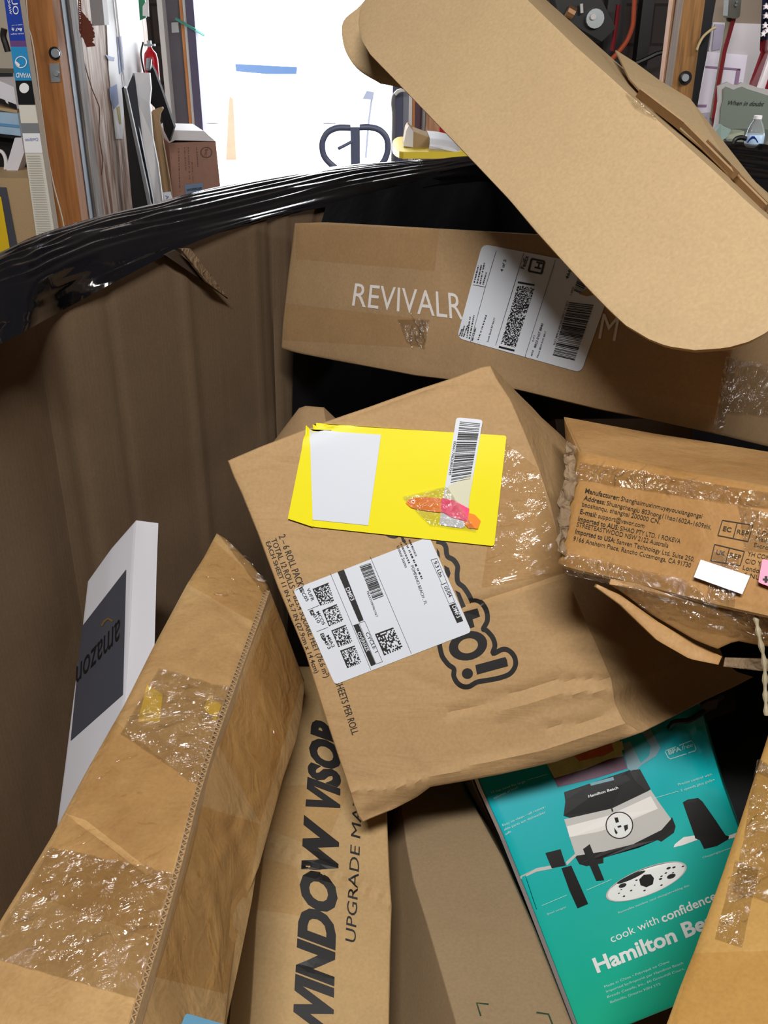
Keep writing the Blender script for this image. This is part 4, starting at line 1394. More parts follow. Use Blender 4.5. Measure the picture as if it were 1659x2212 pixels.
word = [('W', (636, 2192), (646, 2108)), ('I', (642, 2104), (646, 2070)), ('N', (648, 2058), (655, 1990)), ('D', (650, 1984), (657, 1926)), ('O', (657, 1920), (662, 1862)), ('W', (660, 1852), (668, 1776)), ('V', (668, 1752), (672, 1700)), ('I', (668, 1694), (670, 1676)), ('S', (672, 1668), (678, 1630)), ('O', (676, 1622), (682, 1580))]
P.text('WINDOW', (712, 2258), (728, 1778), (-75, -20), (-66, -16), bold=.055, shear=0.12, cuts=40)
P.build('lettering', M['ink'], wr); P = Print(wv.tree, 0.0012)
P.text('VISOR', (729, 1762), (734, 1560), (-64, -18), (-56, -14), bold=.055, shear=.12, cuts=20)
P.build('lettering', M['ink'], wr); P = Print(wv.tree, 0.0012)
P.text('UPGRADE MATERIAL', (768, 2038), (788, 1600), (-22, -6), (-18, -5), cuts=30)
P.build('lettering', M['ink'], wr)
tape(wr, wv.tree, [((566, 1850), (640, 1875), (660, 1980), (552, 1965)), ((590, 1700), (760, 1690), (700, 1840), (575, 1790))], M['tape_flat'], lift=.0002)

# ---- plain recycled carton
kr = Carton([(860, 1640), (940, 1650), (985, 1655)], [(985, 1655), (1010, 1715), (1085, 1852), (1150, 2000), (1240, 2225), (1262, 2285)], [(1003, 2285), (1262, 2285)], [(860, 1640), (866, 1742), (878, 1830), (893, 1905), (920, 1990), (955, 2110), (988, 2225), (1003, 2285)],
            (1.52, 1.50, 1.04, 1.04), [V(835, 1640, 1.6) - V(860, 1640, 1.52), V(1000, 1640, 1.75) - V(985, 1655, 1.50), V(1262, 2285, 1.35) - V(1262, 2285, 1.04), V(843, 2285, 1.22) - V(1003, 2285, 1.04)], n=24, m=50, amp=.0006, round_=.003, seed=25, creases=(([(900, 1965), (1000, 1990), (1150, 2010)], -.001, 4),))
krr = carton_thing('plain_carton', 'plain dull brown carton without tape, between the lettered carton and the teal box', 'box', kr, M['kraft_green'])
zk = zz(1020, 1800, 2.596)
P = Print(kr.tree, 0.001)
P.stroke([zk(48, 1028), zk(25, 955), zk(92, 962)], 3.6)
P.build('corner_mark', M['ink_green'], krr)
P = Print(kr.tree, 0.001)
P.stroke([zk(360, 1008), zk(428, 1018), zk(450, 1075)], 3.6)
P.build('corner_mark', M['ink_green'], krr)

# ---- teal kitchen appliance box
zt = zz(1020, 1500, 2.596)
HDp = (1.36, 1.36, 1.27, 1.27)
hb = Carton([(1016, 1640), (1250, 1560), (1500, 1475)], [(1500, 1475), (1530, 1590), (1560, 1690), (1600, 1800), (1690, 2080)], [(1262, 2252), (1690, 2080)], [(1016, 1640), (1040, 1702), (1085, 1800), (1140, 1935), (1200, 2090), (1262, 2252)],
            HDp, [V(1004, 1640, 1.54) - V(1016, 1640, 1.36), V(1510, 1490, 1.56) - V(1500, 1475, 1.36), V(1690, 2060, 1.45) - V(1690, 2080, 1.27), V(1253, 2262, 1.42) - V(1262, 2252, 1.27)], n=30, m=40, amp=.0008, round_=.003, seed=31,
            creases=(([(1440, 1560), (1500, 1600), (1555, 1680)], -.008, 14), ([(1480, 1520), (1540, 1640)], .006, 12)))
M['white_edge'] = plain('white_board_edge', (206, 200, 204), .5)
hr = carton_thing('appliance_box', 'teal printed kitchen appliance box with a picture of a food processor, lower right', 'box', hb, M['teal'])
M['pr_black'] = plain('print_black', (7, 7, 9), .28, spec=.5)
M['pr_dark'] = plain('print_charcoal', (26, 27, 31), .28, spec=.5)
M['pr_steel'] = plain('print_steel', (186, 184, 182), .28, spec=.5)
M['pr_steel2'] = plain('print_bright_steel', (224, 222, 220), .28, spec=.5)
M['pr_clear'] = plain('print_clear_plastic', (120, 156, 170), .28, spec=.5)
M['pr_purple'] = plain('print_purple_slaw', (92, 40, 76), .28, var=.5, scale=120, spec=.5)
M['pr_cream'] = plain('print_cream_slaw', (206, 200, 140), .28, var=.3, scale=120, spec=.5)
M['pr_carrot'] = plain('print_carrot', (206, 104, 44), .28, var=.35, scale=100, spec=.5)
M['pr_white'] = plain('print_white', (222, 226, 226), .28, spec=.5)
M['pr_pale'] = plain('print_pale_text', (176, 222, 218), .28, spec=.5)
M['pr_dteal'] = plain('print_dark_teal', (14, 112, 116), .28, spec=.5)
M['pr_green'] = plain('print_green', (70, 170, 90), .28, spec=.5)
pm = [M[k] for k in ('pr_black', 'pr_dark', 'pr_steel', 'pr_steel2', 'pr_clear', 'pr_purple', 'pr_cream', 'pr_carrot', 'pr_white', 'pr_dteal', 'pr_green')]
BK, DK, ST_, S2, CL, PU, CRM, CA, WH, DT, GR = range(11)
HT = hb.tree
z9 = zz(1020, 1800, 2.596)


class Pic(Print):
    def pp(s, pts, mi, e, zf=zt):
        s.poly([zf(*p) for p in pts], mi, e)


P = Pic(HT, .0008)
e0 = .0008
# bowl
P.pp([(405, 395), (330, 200), (900, 120), (945, 400), (880, 430), (470, 525)], CL, e0)
P.pp([(418, 390), (820, 260), (870, 415), (690, 470), (480, 520)], PU, e0 + .0003)
P.pp([(418, 390), (440, 350), (820, 240), (845, 345), (760, 365), (640, 415), (560, 440), (460, 470)], CRM, e0 + .0006)
P.pp([(560, 330), (640, 290), (800, 250), (825, 300), (735, 345), (700, 350), (600, 375)], CA, e0 + .0009)
P.pp([(780, 272), (840, 262), (850, 310), (800, 330)], CRM, e0 + .0012)
# handle
P.pp([(845, 275), (885, 262), (945, 385), (990, 345), (1000, 290), (930, 180), (985, 165), (1055, 300), (1030, 345), (950, 395), (905, 440), (870, 415)], CL, e0 + .0003)
P.pp([(515, 548), (880, 425), (940, 420), (1000, 530), (920, 590), (780, 640), (560, 695), (512, 680), (522, 600)], BK, e0 + .0003)
P.pp([(520, 550), (640, 520), (860, 450), (890, 480), (760, 545), (620, 580), (528, 590)], DK, e0 + .0006)
P.pp([(880, 430), (935, 420), (995, 528), (970, 540), (915, 490)], DK, e0 + .0009)
P.pp([(660, 498), (790, 462), (795, 480), (665, 512)], CL, e0 + .0009)
# steel base
P.pp([(515, 700), (780, 640), (1000, 535), (1050, 610), (1115, 700), (1060, 760), (900, 840), (740, 880), (580, 905), (545, 800)], ST_, e0 + .0006)
P.pp([(530, 740), (760, 680), (1000, 570), (1040, 640), (760, 760), (545, 800)], S2, e0 + .0009)
P.pp([(575, 905), (740, 880), (900, 840), (1060, 760), (1120, 688), (1140, 740), (1130, 775), (1060, 825), (1040, 815), (930, 860), (735, 915), (735, 945), (640, 962), (600, 950)], BK, e0 + .0006)
P.ellipse(zt(824, 733), 29.5, 29, 0, mi=S2, eps=e0 + .0012)
P.ellipse(zt(824, 733), 30, 29.5, 0, mi=DK, inner=.92, eps=e0 + .0014)
P.ellipse(zt(830, 740), 23, 22, 0, mi=WH, eps=e0 + .0015)
P.pp([(795, 690), (815, 688), (822, 715), (804, 720)], BK, e0 + .0018)
P.pp([(812, 738), (832, 732), (836, 742), (816, 748)], BK, e0 + .0018)
P.pp([(795, 745), (815, 775), (805, 785), (797, 768)], DK, e0 + .0018)
P.pp([(848, 735), (870, 728), (872, 752), (855, 768)], DK, e0 + .0018)
P.pp([(778, 640), (786, 638), (790, 655), (782, 658)], BK, e0 + .0014)
# chopping blade tower
P.pp([(1180, 605), (1205, 590), (1265, 580), (1290, 600), (1360, 700), (1420, 790), (1440, 795), (1435, 812), (1370, 850), (1300, 866), (1275, 815), (1250, 808), (1245, 790)], BK, e0 + .0006)
P.pp([(1190, 605), (1230, 592), (1268, 590), (1240, 610)], DK, e0 + .0010)
P.pp([(1250, 790), (1185, 800), (1135, 840), (1128, 858), (1180, 845), (1262, 815)], S2, e0 + .0004)
P.pp([(1430, 795), (1480, 775), (1500, 780), (1480, 800), (1430, 812)], S2, e0 + .0004)
# bowl scraper
P.pp([(410, 110), (495, 88), (525, 180), (445, 195)], BK, e0 + .0006, z9)
P.pp([(500, 195), (555, 180), (650, 395), (590, 420), (545, 320)], BK, e0 + .0006, z9)
P.pp([(440, 180), (360, 195), (270, 240), (275, 255), (360, 215), (450, 198)], ST_, e0 + .0004, z9)
P.pp([(265, 245), (300, 240), (362, 425), (345, 440), (320, 380)], BK, e0 + .0005, z9)
P.pp([(525, 160), (580, 110), (655, 60), (665, 75), (600, 110), (530, 180)], ST_, e0 + .0012, z9)
P.pp([(620, 88), (658, 60), (740, 262), (695, 265), (650, 160)], BK, e0 + .0013, z9)
# shredding disc
P.ellipse(z9(975, 270), 93, 29, math.radians(-21.5), mi=DK, eps=e0 + .0004, n=44)
P.ellipse(z9(977, 272), 92, 27, math.radians(-21.5), mi=WH, eps=e0 + .0007, n=44)
P.ellipse(z9(975, 270), 93, 29, math.radians(-21.5), mi=ST_, inner=.955, eps=e0 + .0009, n=44)
P.pp([(935, 258), (960, 232), (1000, 228), (1018, 250), (1012, 285), (975, 302), (942, 290)], BK, e0 + .0011, z9)
rnd = random.Random(4)
for q in ((842, 292, 9), (1115, 240, 10), (1100, 195, 5), (1055, 255, 4), (1180, 185, 3), (890, 320, 3), (850, 352, 3), (1060, 290, 3), (1130, 190, 4), (910, 290, 2), (822, 335, 2.5), (965, 320, 3), (1085, 222, 3), (1125, 220, 2.5), (1060, 240, 3), (920, 262, 3), (835, 315, 2)):
    P.ellipse(z9(q[0], q[1]), q[2], q[2] * .5, math.radians(-21), mi=DK, eps=e0 + .0011, n=12)
P.ellipse(z9(890, 245), 34, 5, math.radians(-24), mi=DK, eps=e0 + .0010, n=16)
P.pp([(40, 500), (130, 780), (200, 1000), (240, 1035), (300, 1010), (205, 700), (120, 470)], DT, e0 - .0003)
pic = P.build('printed_picture', pm, hr)
P = Print(HT, .0024)


def H9(s, a, b, h, zf=z9, **k):
    a = zf(*a); b = zf(*b)
    dx, dy = b[0] - a[0], b[1] - a[1]; l = math.hypot(dx, dy)
    P.text(s, a, b, (dy / l * h, -dx / l * h), **k)


H9('Hamilton Beach', (700, 780), (1480, 470), 31, bold=.03, cuts=20)
H9('cook with', (782, 612), (1048, 500), 17)
H9('confidence', (1068, 500), (1372, 368), 19, bold=.018, cuts=10)
H9('Hamilton Beach', (652, 578), (818, 528), 5.5, zf=zt, bold=.02)
P.build('lettering', M['pr_white'], hr)
P = Print(HT, .0022)
for s, a, b, zf, h in (('10 cup bowl fits large', (108, 556), (298, 492), zt, 5), ('volumes of food', (122, 588), (256, 524), zt, 5), ('Easy to clean—all remov-', (172, 740), (412, 634), zt, 5), ('able parts are dishwasher', (180, 764), (412, 664), zt, 5), ('safe', (188, 790), (218, 772), zt, 5),
                       ('Precise control with', (1155, 512), (1340, 455), zt, 5), ('2 speeds plus pulse', (1168, 545), (1355, 484), zt, 5), ('Chopping/pureeing', (1292, 920), (1460, 860), zt, 4),
                       ('Bowl scraper', (422, 458), (528, 415), z9, 4), ('Reversible stainless steel slicing/shredding disc', (820, 450), (1218, 294), z9, 4.2),
                       ('Made in China • Fabriqué en Chine', (742, 865), (1105, 722), z9, 5), ('Imported by/Importé par Hamilton Beach', (752, 892), (1182, 730), z9, 5), ('Brands Canada, Inc., 60 Greenhill Court,', (758, 922), (1190, 762), z9, 5), ('Belleville, Ontario K8N 5T5', (775, 952), (1055, 848), z9, 5)):
    P = Print(HT, .0022)
    H9(s, a, b, h, zf=zf)
    P.build('small_print', M['pr_pale'], hr)
P = Print(HT, .0022)
for a, b in ((zt(308, 480), zt(425, 446)), (zt(1010, 585), zt(1155, 542)), (z9(390, 405), z9(530, 345)), (z9(640, 318), z9(780, 258))):
    P = Print(HT, .0022); P.stroke([a, b], 1); P.build('leader_line', M['pr_pale'], hr)
P = Print(HT, .0022)
q = [(1085, 315), (1225, 262), (1245, 272), (1255, 305), (1245, 318), (1110, 362), (1098, 356), (1082, 325)]
P.stroke([zt(*p) for p in q], 1.8, closed=True)
H9('BPA', (1102, 338), (1172, 314), 9, zf=zt, bold=.03)
H9('free', (1176, 312), (1235, 294), 9, zf=zt, shear=.25)
P.build('badge_print', M['pr_pale'], hr)
P = Print(HT, .0014)
P.poly([z9(845, 1062), z9(1150, 958), z9(1180, 985), z9(1100, 1120), z9(860, 1120)])
P.build('dark_band', M['pr_black'], hr)
mb = MB()
e1 = edge3([(1016, 1640), (1040, 1702), (1085, 1800), (1140, 1935), (1200, 2090), (1262, 2252)], 1.358, 1.268)
e2 = edge3([(1009, 1642), (1033, 1704), (1078, 1803), (1132, 1938), (1192, 2094), (1254, 2256)], 1.37, 1.28)
mb.grid([e1, e2]); mb.build('board_edge', M['white_edge'], hr, smooth=False)

# ---- glossy yellowish carton at the bottom right corner
yc = Carton([(1668, 1560), (1800, 1600)], [(1800, 1600), (1850, 2290)], [(1412, 2290), (1850, 2290)], [(1668, 1560), (1655, 1602), (1600, 1772), (1560, 1890), (1540, 1945), (1500, 2055), (1470, 2130), (1412, 2290)],
            (1.05, 1.0, .80, .86), .3, n=30, m=50, amp=.0012, round_=.004, seed=41, creases=(([(1440, 2160), (1659, 2158)], -.001, 5),))
yr = carton_thing('yellow_brown_carton', 'glossy taped yellowish brown carton cut off by the bottom right corner', 'box', yc, M['kraft_yellow'])
tape(yr, yc.tree, [((1640, 1640), (1720, 1700), (1690, 1960), (1585, 1930))], M['tape_crumple'], lift=.003, n=18, m=30)
tape(yr, yc.tree, [((1590, 1860), (1640, 1880), (1605, 2050), (1545, 2030))], M['tape_crumple'], lift=.002, n=10, m=18)
tape(yr, yc.tree, [((1500, 2060), (1800, 2050), (1830, 2280), (1430, 2280))], M['tape_flat'], lift=.0005)

# ---- black zipped case in the dark gap
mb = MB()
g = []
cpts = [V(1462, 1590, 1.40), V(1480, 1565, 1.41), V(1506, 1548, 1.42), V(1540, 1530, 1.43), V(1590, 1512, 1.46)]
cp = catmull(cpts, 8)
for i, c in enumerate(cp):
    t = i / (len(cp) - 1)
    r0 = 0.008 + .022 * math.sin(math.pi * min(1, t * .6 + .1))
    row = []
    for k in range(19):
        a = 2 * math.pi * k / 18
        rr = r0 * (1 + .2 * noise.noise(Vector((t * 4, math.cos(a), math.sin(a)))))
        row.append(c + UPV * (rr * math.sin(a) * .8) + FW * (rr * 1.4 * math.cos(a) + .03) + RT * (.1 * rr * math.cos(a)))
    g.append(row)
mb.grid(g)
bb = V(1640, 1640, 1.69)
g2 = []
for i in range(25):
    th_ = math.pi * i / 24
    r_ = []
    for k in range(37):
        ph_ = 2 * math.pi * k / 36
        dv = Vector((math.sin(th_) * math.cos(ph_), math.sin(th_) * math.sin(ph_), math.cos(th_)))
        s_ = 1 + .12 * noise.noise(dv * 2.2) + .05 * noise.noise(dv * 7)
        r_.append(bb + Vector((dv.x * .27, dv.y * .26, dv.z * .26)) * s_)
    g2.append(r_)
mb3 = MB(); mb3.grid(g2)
sb0 = thing('black_bag', 'big soft black bag added to darken the gap right of the teal box', 'bag', bb - Vector((0, 0, .26)))  # added to darken the gap, where the bin wall came out lit
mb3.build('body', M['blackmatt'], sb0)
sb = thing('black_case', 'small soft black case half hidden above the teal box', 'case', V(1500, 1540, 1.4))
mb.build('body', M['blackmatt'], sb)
mb = MB(); mb.tube(catmull([V(1446, 1572, 1.345), V(1458, 1560, 1.335), V(1490, 1555, 1.335), V(1530, 1530, 1.35), V(1560, 1505, 1.37)], 6), .004, 8)
mb.build('strap', M['black'], sb)
mb = MB(); mb.prism([V(1512, 1528, 1.325), V(1530, 1515, 1.33), V(1552, 1512, 1.34), V(1548, 1530, 1.335), V(1528, 1536, 1.325)], FW * .004)
mb.build('tag', plain('dark_grey_tag', (66, 62, 56), .5), sb)

# ================================================================== BEYOND THE BIN, LEFT


def pane(pts, y, dep):
    """solid standing at distance y with outline given where the photo shows it"""
    mb = MB()
    mb.prism([at_y(px, py, y) for px, py in pts], (0, dep, 0))
    return mb


def lean(pts, ys, dep):
    mb = MB()
    mb.prism([at_y(p[0], p[1], y) for p, y in zip(pts, ys)], (0, dep, 0))
    return mb


def down(y, px, py):
    return at_y(px, py, y)


# wooden post with bolt, plate and wire
YP = 3.45
tp = vpost(100, 163, 380, YP, 0.09, 0, 3.3)
post = thing('wooden_post', 'reddish brown wooden post on the left with a bolt and metal plate', 'post', (at_y(132, 380, YP).x, YP, 0))
tp.build('timber', M['wood_post'], post, smooth=False)
mb = MB(); mb.prism([at_y(*p, YP - .004) for p in ((106, 138), (128, 137), (130, 177), (111, 178))], (0, .004, 0)); mb.build('metal_plate', M['zinc'], post, smooth=False)
mb = MB(); c = at_y(121, 159, YP - .012); mb.tube([c, c + Vector((0, .01, 0))], .008, 10); mb.build('plate_bolt', M['zinc'], post)
mb = MB(); c = at_y(119, 115, YP - .02); mb.tube([c, c + Vector((0, .02, 0))], .013, 14); mb.build('bolt', M['zinc'], post)
mb = MB(); c = at_y(118, 115, YP - .008); mb.tube([c, c + Vector((0, .008, 0))], .019, 14); mb.build('washer', M['black'], post)
wire = catmull([at_y(px, py, YP - .006) for px, py in ((55, -40), (58, 20), (62, 60), (69, 85), (78, 140), (84, 190), (90, 240), (97, 290), (104, 340), (115, 395), (124, 430), (132, 460), (139, 495), (146, 560))], 5)
mb = MB(); mb.tube(wire, .0022, 6); tag(mb.build('wire', M['offwhite'], None), 'thin pale wire running down the face of the wooden post', 'wire', 'pale wires on the wooden post')
wire = catmull([at_y(px, py, YP - .008) for px, py in ((36, -40), (43, 20), (56, 55), (63, 72), (64, 92), (59, 105), (62, 140), (68, 175), (76, 208))], 5)
mb = MB(); mb.tube(wire, .002, 6); tag(mb.build('wire', M['offwhite'], None), 'short kinked pale wire beside the blue label on the wooden post', 'wire', 'pale wires on the wooden post')
mb = vpost(162, 182, 380, YP + .092, .06, 0, 3.3); tag(mb.build('steel_channel', M['steel'], None, smooth=False), 'blue grey steel channel fixed along the right of the wooden post', 'channel')
mb = vpost(183.5, 198, 380, YP + .154, .09, 0, 3.3); tag(mb.build('weathered_board', M['wood_grey'], None, smooth=False), 'grey weathered board beside the blue grey steel channel', 'board')

# packaged window blind
YB = 3.38


def blq(y0, y1):
    """outline of the package between two heights in the photo"""
    def lx(y): return 9 + 69 * y / 505.0
    def rx(y): return 42 + 75 * y / 497.0
    return [(lx(y0), y0), (rx(y0), y0), (rx(y1), y1), (lx(y1), y1)]


bl_ = blq(-60, 560)
bt = thing('boxed_blind', 'tall slim packaged roller blind with a blue label standing against the wooden post', 'blind', (at_y(60, 380, YB).x, YB, 0.9))
mb = MB(); mb.prism([at_y(*p, YB) for p in bl_], (0, .05, 0)); mb.build('package', M['offwhite'], bt, smooth=False)
M['lab_blue'] = plain('deep_blue_label', (32, 62, 160), .3, spec=.5); M['lab_sky'] = plain('sky_blue_label', (44, 140, 196), .3, spec=.5); M['lab_purple'] = plain('purple_band', (104, 70, 124), .3)
for y0, y1, m in ((-60, 88, 'lab_blue'), (88, 101, 'lab_purple'), (101, 174, 'lab_sky'), (174, 226, 'pr_dark'), (266, 288, 'ink_grey'), (288, 330, 'white')):
    mb = MB(); mb.prism([at_y(*p, YB - .002) for p in blq(y0, y1)], (0, .002, 0)); mb.build('label_band', M[m], bt, smooth=False)
tree = BVHTree.FromPolygons([tuple(at_y(*p, YB)) for p in blq(-80, 600)], [(0, 1, 2, 3)])
P = Print(tree, .004)
P.text('WAND C', (22, 31), (15, -14), (5, 0), bold=.01)
P.text('OUTSIDE', (30, 32), (16, -70), (12, -1.5))
P.text('8x7 ft', (49, 61), (26, 60), (-.6, 6.5), bold=.02)
P.text('WAND', (68, 158), (36, 157), (-1, 10), bold=.01)
P.text('blinds height', (52, 71), (24, 73), (0, 3)); P.text('inside or out', (50, 52), (26, 54), (0, 2.5))
P.ellipse((46, 134), 13, 13, inner=.85); P.poly([(36, 132), (44, 139), (42, 146), (34, 140)])
P.ellipse((53, 190), 10.5, 11)
P.build('lettering', M['white'], bt)
P = Print(tree, .004)
P.text('Coolaroo', (83, 297), (55, 300), (.5, 7))
P.build('brand_lettering', M['lab_blue'], bt)
P = Print(tree, .003)
for k in range(42):
    y = 336 + k * 5.2
    q = blq(y, y + 1.4); P.poly([(q[0][0] + 3, q[0][1]), (q[1][0] - 6, q[1][1]), (q[2][0] - 6, q[2][1]), (q[3][0] + 3, q[3][1])])
P.build('slat_lines', plain('slat_shadow_line', (180, 174, 160), .6), bt)

# clutter at the far left edge
YL = 3.9
mb = pane([(-120, 383), (61, 385), (84, 520), (100, 900), (-120, 900)], 3.72, .4)
cb = thing('cardboard_box', 'brown cardboard box with a grey and yellow stripe at the left edge', 'box', (at_y(0, 600, 3.72).x, 3.72, 0))
mb.build('body', M['kraft_flap'], cb, smooth=False)
mb = pane([(-20, 404), (13, 405), (36, 525), (60, 700), (20, 700), (0, 440), (-20, 420)], 3.716, .003); mb.build('grey_stripe', M['slate'], cb, smooth=False)
mb = pane([(-60, 425), (2, 425), (20, 530), (40, 700), (-60, 700)], 3.714, .003); mb.build('yellow_panel', plain('yellow_print', (226, 190, 30), .5), cb, smooth=False)
mb = pane([(-80, 176), (0, 175), (30, 188), (37, 236), (0, 214), (-80, 190)], 3.95, .25)
b1 = thing('photo_box', 'flat white box with small dark pictures, top of the pile at the left edge', 'box', at_y(0, 220, 3.95))
mb.build('body', M['white_box'], b1, smooth=False)
mb = pane([(-20, 205), (10, 216), (16, 228), (-20, 214)], 3.947, .002); mb.build('printed_picture', M['pr_dark'], b1, smooth=False)
mb = pane([(17, 219), (35, 226), (37, 236), (20, 231)], 3.947, .002); mb.build('printed_picture', M['pr_dark'], b1, smooth=False)
mb = pane([(-40, 226), (37, 238), (37, 244), (-40, 233)], 3.946, .25); mb.build('board_edge', M['kraft_flap'], b1, smooth=False)
mb = pane([(-80, 236), (38, 246), (44, 286), (46, 300), (-80, 284)], 3.92, .3)
b2 = thing('printed_box', 'pale blue printed box under the flat white box at the left edge', 'box', at_y(0, 300, 3.92))
mb.build('body', plain('pale_blue_print', (160, 190, 216), .4, var=.25, scale=14), b2, smooth=False)
mb = pane([(-40, 262), (40, 270), (42, 276), (-40, 268)], 3.917, .002); mb.build('printed_band', plain('band_blue', (96, 150, 200), .4), b2, smooth=False)
mb = pane([(-40, 284), (45, 294), (46, 302), (-40, 290)], 3.916, .002); mb.build('printed_band', M['pr_dark'], b2, smooth=False)
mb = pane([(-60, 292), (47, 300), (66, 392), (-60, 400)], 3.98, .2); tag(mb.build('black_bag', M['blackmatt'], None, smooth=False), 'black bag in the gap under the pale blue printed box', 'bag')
mb = pane([(32, 298), (47, 298), (52, 330), (33, 384), (18, 382), (13, 361)], 3.90, .12); tag(mb.build('white_carton', M['white_box'], None, smooth=False), 'small white carton leaning in the black bag at the left edge', 'box')
mb = MB(); mb.tube(catmull([at_y(px, py, 3.93) for px, py in ((-8, 325), (4, 328), (11, 340), (13, 356), (11, 372))], 5), .007, 8); tag(mb.build('white_strap', M['white'], None), 'curved white strap lying on the black bag', 'strap')
mb = pane([(-60, 157), (28, 158), (28, 166), (-60, 166)], 4.2, .3); tag(mb.build('shelf_board', M['black'], None, smooth=False), 'dark shelf board on the pale wall at the top left', 'shelf')
mb = MB(); mb.tube(catmull([at_y(px, py, 4.1) for px, py in ((9, 62), (7, 78), (12, 95), (17, 112))], 5), .012, 8); tag(mb.build('black_cable', M['black'], None), 'short black cable on the pale wall behind the blue label', 'cable')

# rusty tree ornament on a chain
YO = 3.62
orn = thing('rusty_ornament', 'rusted metal tree shaped ornament hanging on a chain by the plywood', 'ornament', at_y(188, 100, YO))
tree_pts = [(175, 24), (183, 33), (186, 38), (189, 39), (191, 44), (195, 46), (195, 50), (199, 53), (198, 57), (202, 62), (200, 66), (204, 71), (203, 76), (205, 80), (200, 83), (202, 87), (198, 91), (204, 95), (205, 100), (187, 102), (183, 93), (181, 86), (177, 80), (174, 82), (175, 74), (172, 72), (174, 64), (172, 58), (174, 50), (172, 45), (175, 38), (173, 31)]
mb = pane(tree_pts, YO, .006); mb.build('tree_plate', M['rust'], orn, smooth=False)
mb = MB()
for k in range(16):
    p = at_y(171.5 + k * .18, -8 + k * 5, YO - .004)
    pts = [p + Vector((.004 * math.cos(a), .001 * (k % 2), .008 * math.sin(a))) for a in [2 * math.pi * q / 10 for q in range(11)]]
    mb.tube(pts, .0013, 5, cap=False)
mb.build('chain', M['rust'], orn)
mb = MB(); mb.tube(catmull([at_y(px, py, YO + .1) for px, py in ((175, 85), (178, 118), (186, 150), (198, 190), (211, 222), (215, 238), (214, 290), (219, 325), (222, 350), (219, 378))], 5), .002, 6)
tag(mb.build('hanging_string', plain('brown_string', (92, 66, 56), .8), None), 'thin brown string trailing down the scuffed plywood', 'string')
mb = pane([(189, -40), (217, -40), (226, 54), (199, 56)], 3.66, .06); tag(mb.build('junction_box', plain('grey_metal_box', (156, 152, 156), .5), None, smooth=False), 'flat grey metal box fixed to the plywood above the ornament', 'box')
# posters on the partition
XW = -1.06


def onwall(px, py, off=0.003):
    r = ray((px, py)); t = (XW + off) / r.x
    return CAM + r * t


mb = MB(); mb.prism([onwall(*p) for p in ((226, -20), (300, -20), (318, 190), (268, 200), (264, 300), (250, 300), (234, 150))], (.002, 0, 0))
ps = thing('wall_poster', 'white sheet with pale blue patches pinned to the plywood', 'poster', onwall(262, 200)); mb.build('sheet', M['white'], ps, smooth=False)
M['pale_blue'] = plain('pale_blue_patch', (150, 168, 214), .6, var=.2)
for q in (((228, 118), (238, 122), (247, 124), (246, 132), (234, 130)), ((236, 190), (252, 182), (256, 224), (246, 236), (238, 214)), ((252, 80), (262, 78), (268, 150), (258, 160))):
    mb = MB(); mb.prism([onwall(*p, .006) for p in q], (.001, 0, 0)); mb.build('blue_patch', M['pale_blue'], ps, smooth=False)
mb = MB(); mb.prism([onwall(*p, .006) for p in ((252, 232), (258, 230), (262, 268), (258, 268))], (.001, 0, 0)); mb.build('yellow_patch', plain('mustard_patch', (190, 176, 60), .6), ps, smooth=False)
mb = MB(); mb.tube([onwall(248, -10, .01), onwall(296, 440, .01)], .004, 6); tag(mb.build('white_rope', M['white'], None), 'white rope hanging straight down the plywood partition', 'rope')

# leaning things in front of the door pier
YQ = 5.2
fr = thing('leaning_frame', 'flat black frame leaning with its pale edge towards the viewer', 'panel', at_y(300, 460, 4.0))
mb = lean([(263, 190), (268, 187), (413, 850), (322, 850)], [4.1, 4.1, 3.98, 3.98], .04); mb.build('panel', M['black'], fr, smooth=False)
mb = lean([(267, 192), (272, 190), (414, 850), (404, 850)], [4.09, 4.09, 3.97, 3.97], .01); mb.build('edge_trim', M['ink_grey'], fr, smooth=False)
mb = lean([(274, 192), (288, 158), (291, 230), (330, 430), (372, 850), (360, 850)], [4.2, 4.25, 4.25, 4.1, 4.1, 4.1], .02); tag(mb.build('dark_board', M['slate'], None, smooth=False), 'dark board leaning between the black frame and the white foam board', 'board')
fb_ = [(286, 157), (323, 158), (326, 192), (323, 223), (330, 300), (341, 354), (352, 440), (400, 850), (375, 850), (310, 340), (287, 232), (290, 200)]
mb = lean(fb_, [4.35, 4.35, 4.34, 4.32, 4.3, 4.28, 4.22, 4.2, 4.2, 4.28, 4.34, 4.35], .02); tag(mb.build('foam_board', M['white'], None, smooth=False), 'tall bright white foam board leaning beside the black frame', 'board')
tc = [(324, 246), (330, 238), (339, 234), (350, 231), (352, 235), (346, 246), (344, 262), (350, 292), (354, 318), (366, 385), (425, 850), (400, 850), (340, 352), (329, 300)]
cbx = thing('torn_cardboard', 'torn upright strip of brown cardboard beside the white foam board', 'cardboard', at_y(350, 440, 4.35))
mb = lean(tc, [4.42] * 8 + [4.4, 4.38, 4.32, 4.32, 4.38, 4.42], .02); mb.build('sheet', M['kraft_dim'], cbx, smooth=False)
mb = lean([(352, 416), (368, 414), (374, 440), (356, 444)], [4.32, 4.32, 4.30, 4.30], .003); mb.build('white_tag', M['paper'], cbx, smooth=False)
tree = BVHTree.FromPolygons([tuple(at_y(*p, 4.29)) for p in ((340, 400), (390, 400), (390, 460), (340, 460))], [(0, 1, 2, 3)])
P = Print(tree, .001); P.text('A-', (356, 422), (361, 434), (7, -1.4)); P.build('lettering', M['ink'], cbx)
um = [(318, 140), (326, 140), (333, 152), (350, 198), (376, 274), (366, 306), (354, 282), (348, 240), (338, 236), (324, 222), (325, 187), (320, 160)]
ub = thing('black_tripod_bag', 'long black folded bag leaning between the fire extinguisher and the stacked carton', 'bag', at_y(350, 300, 4.55))
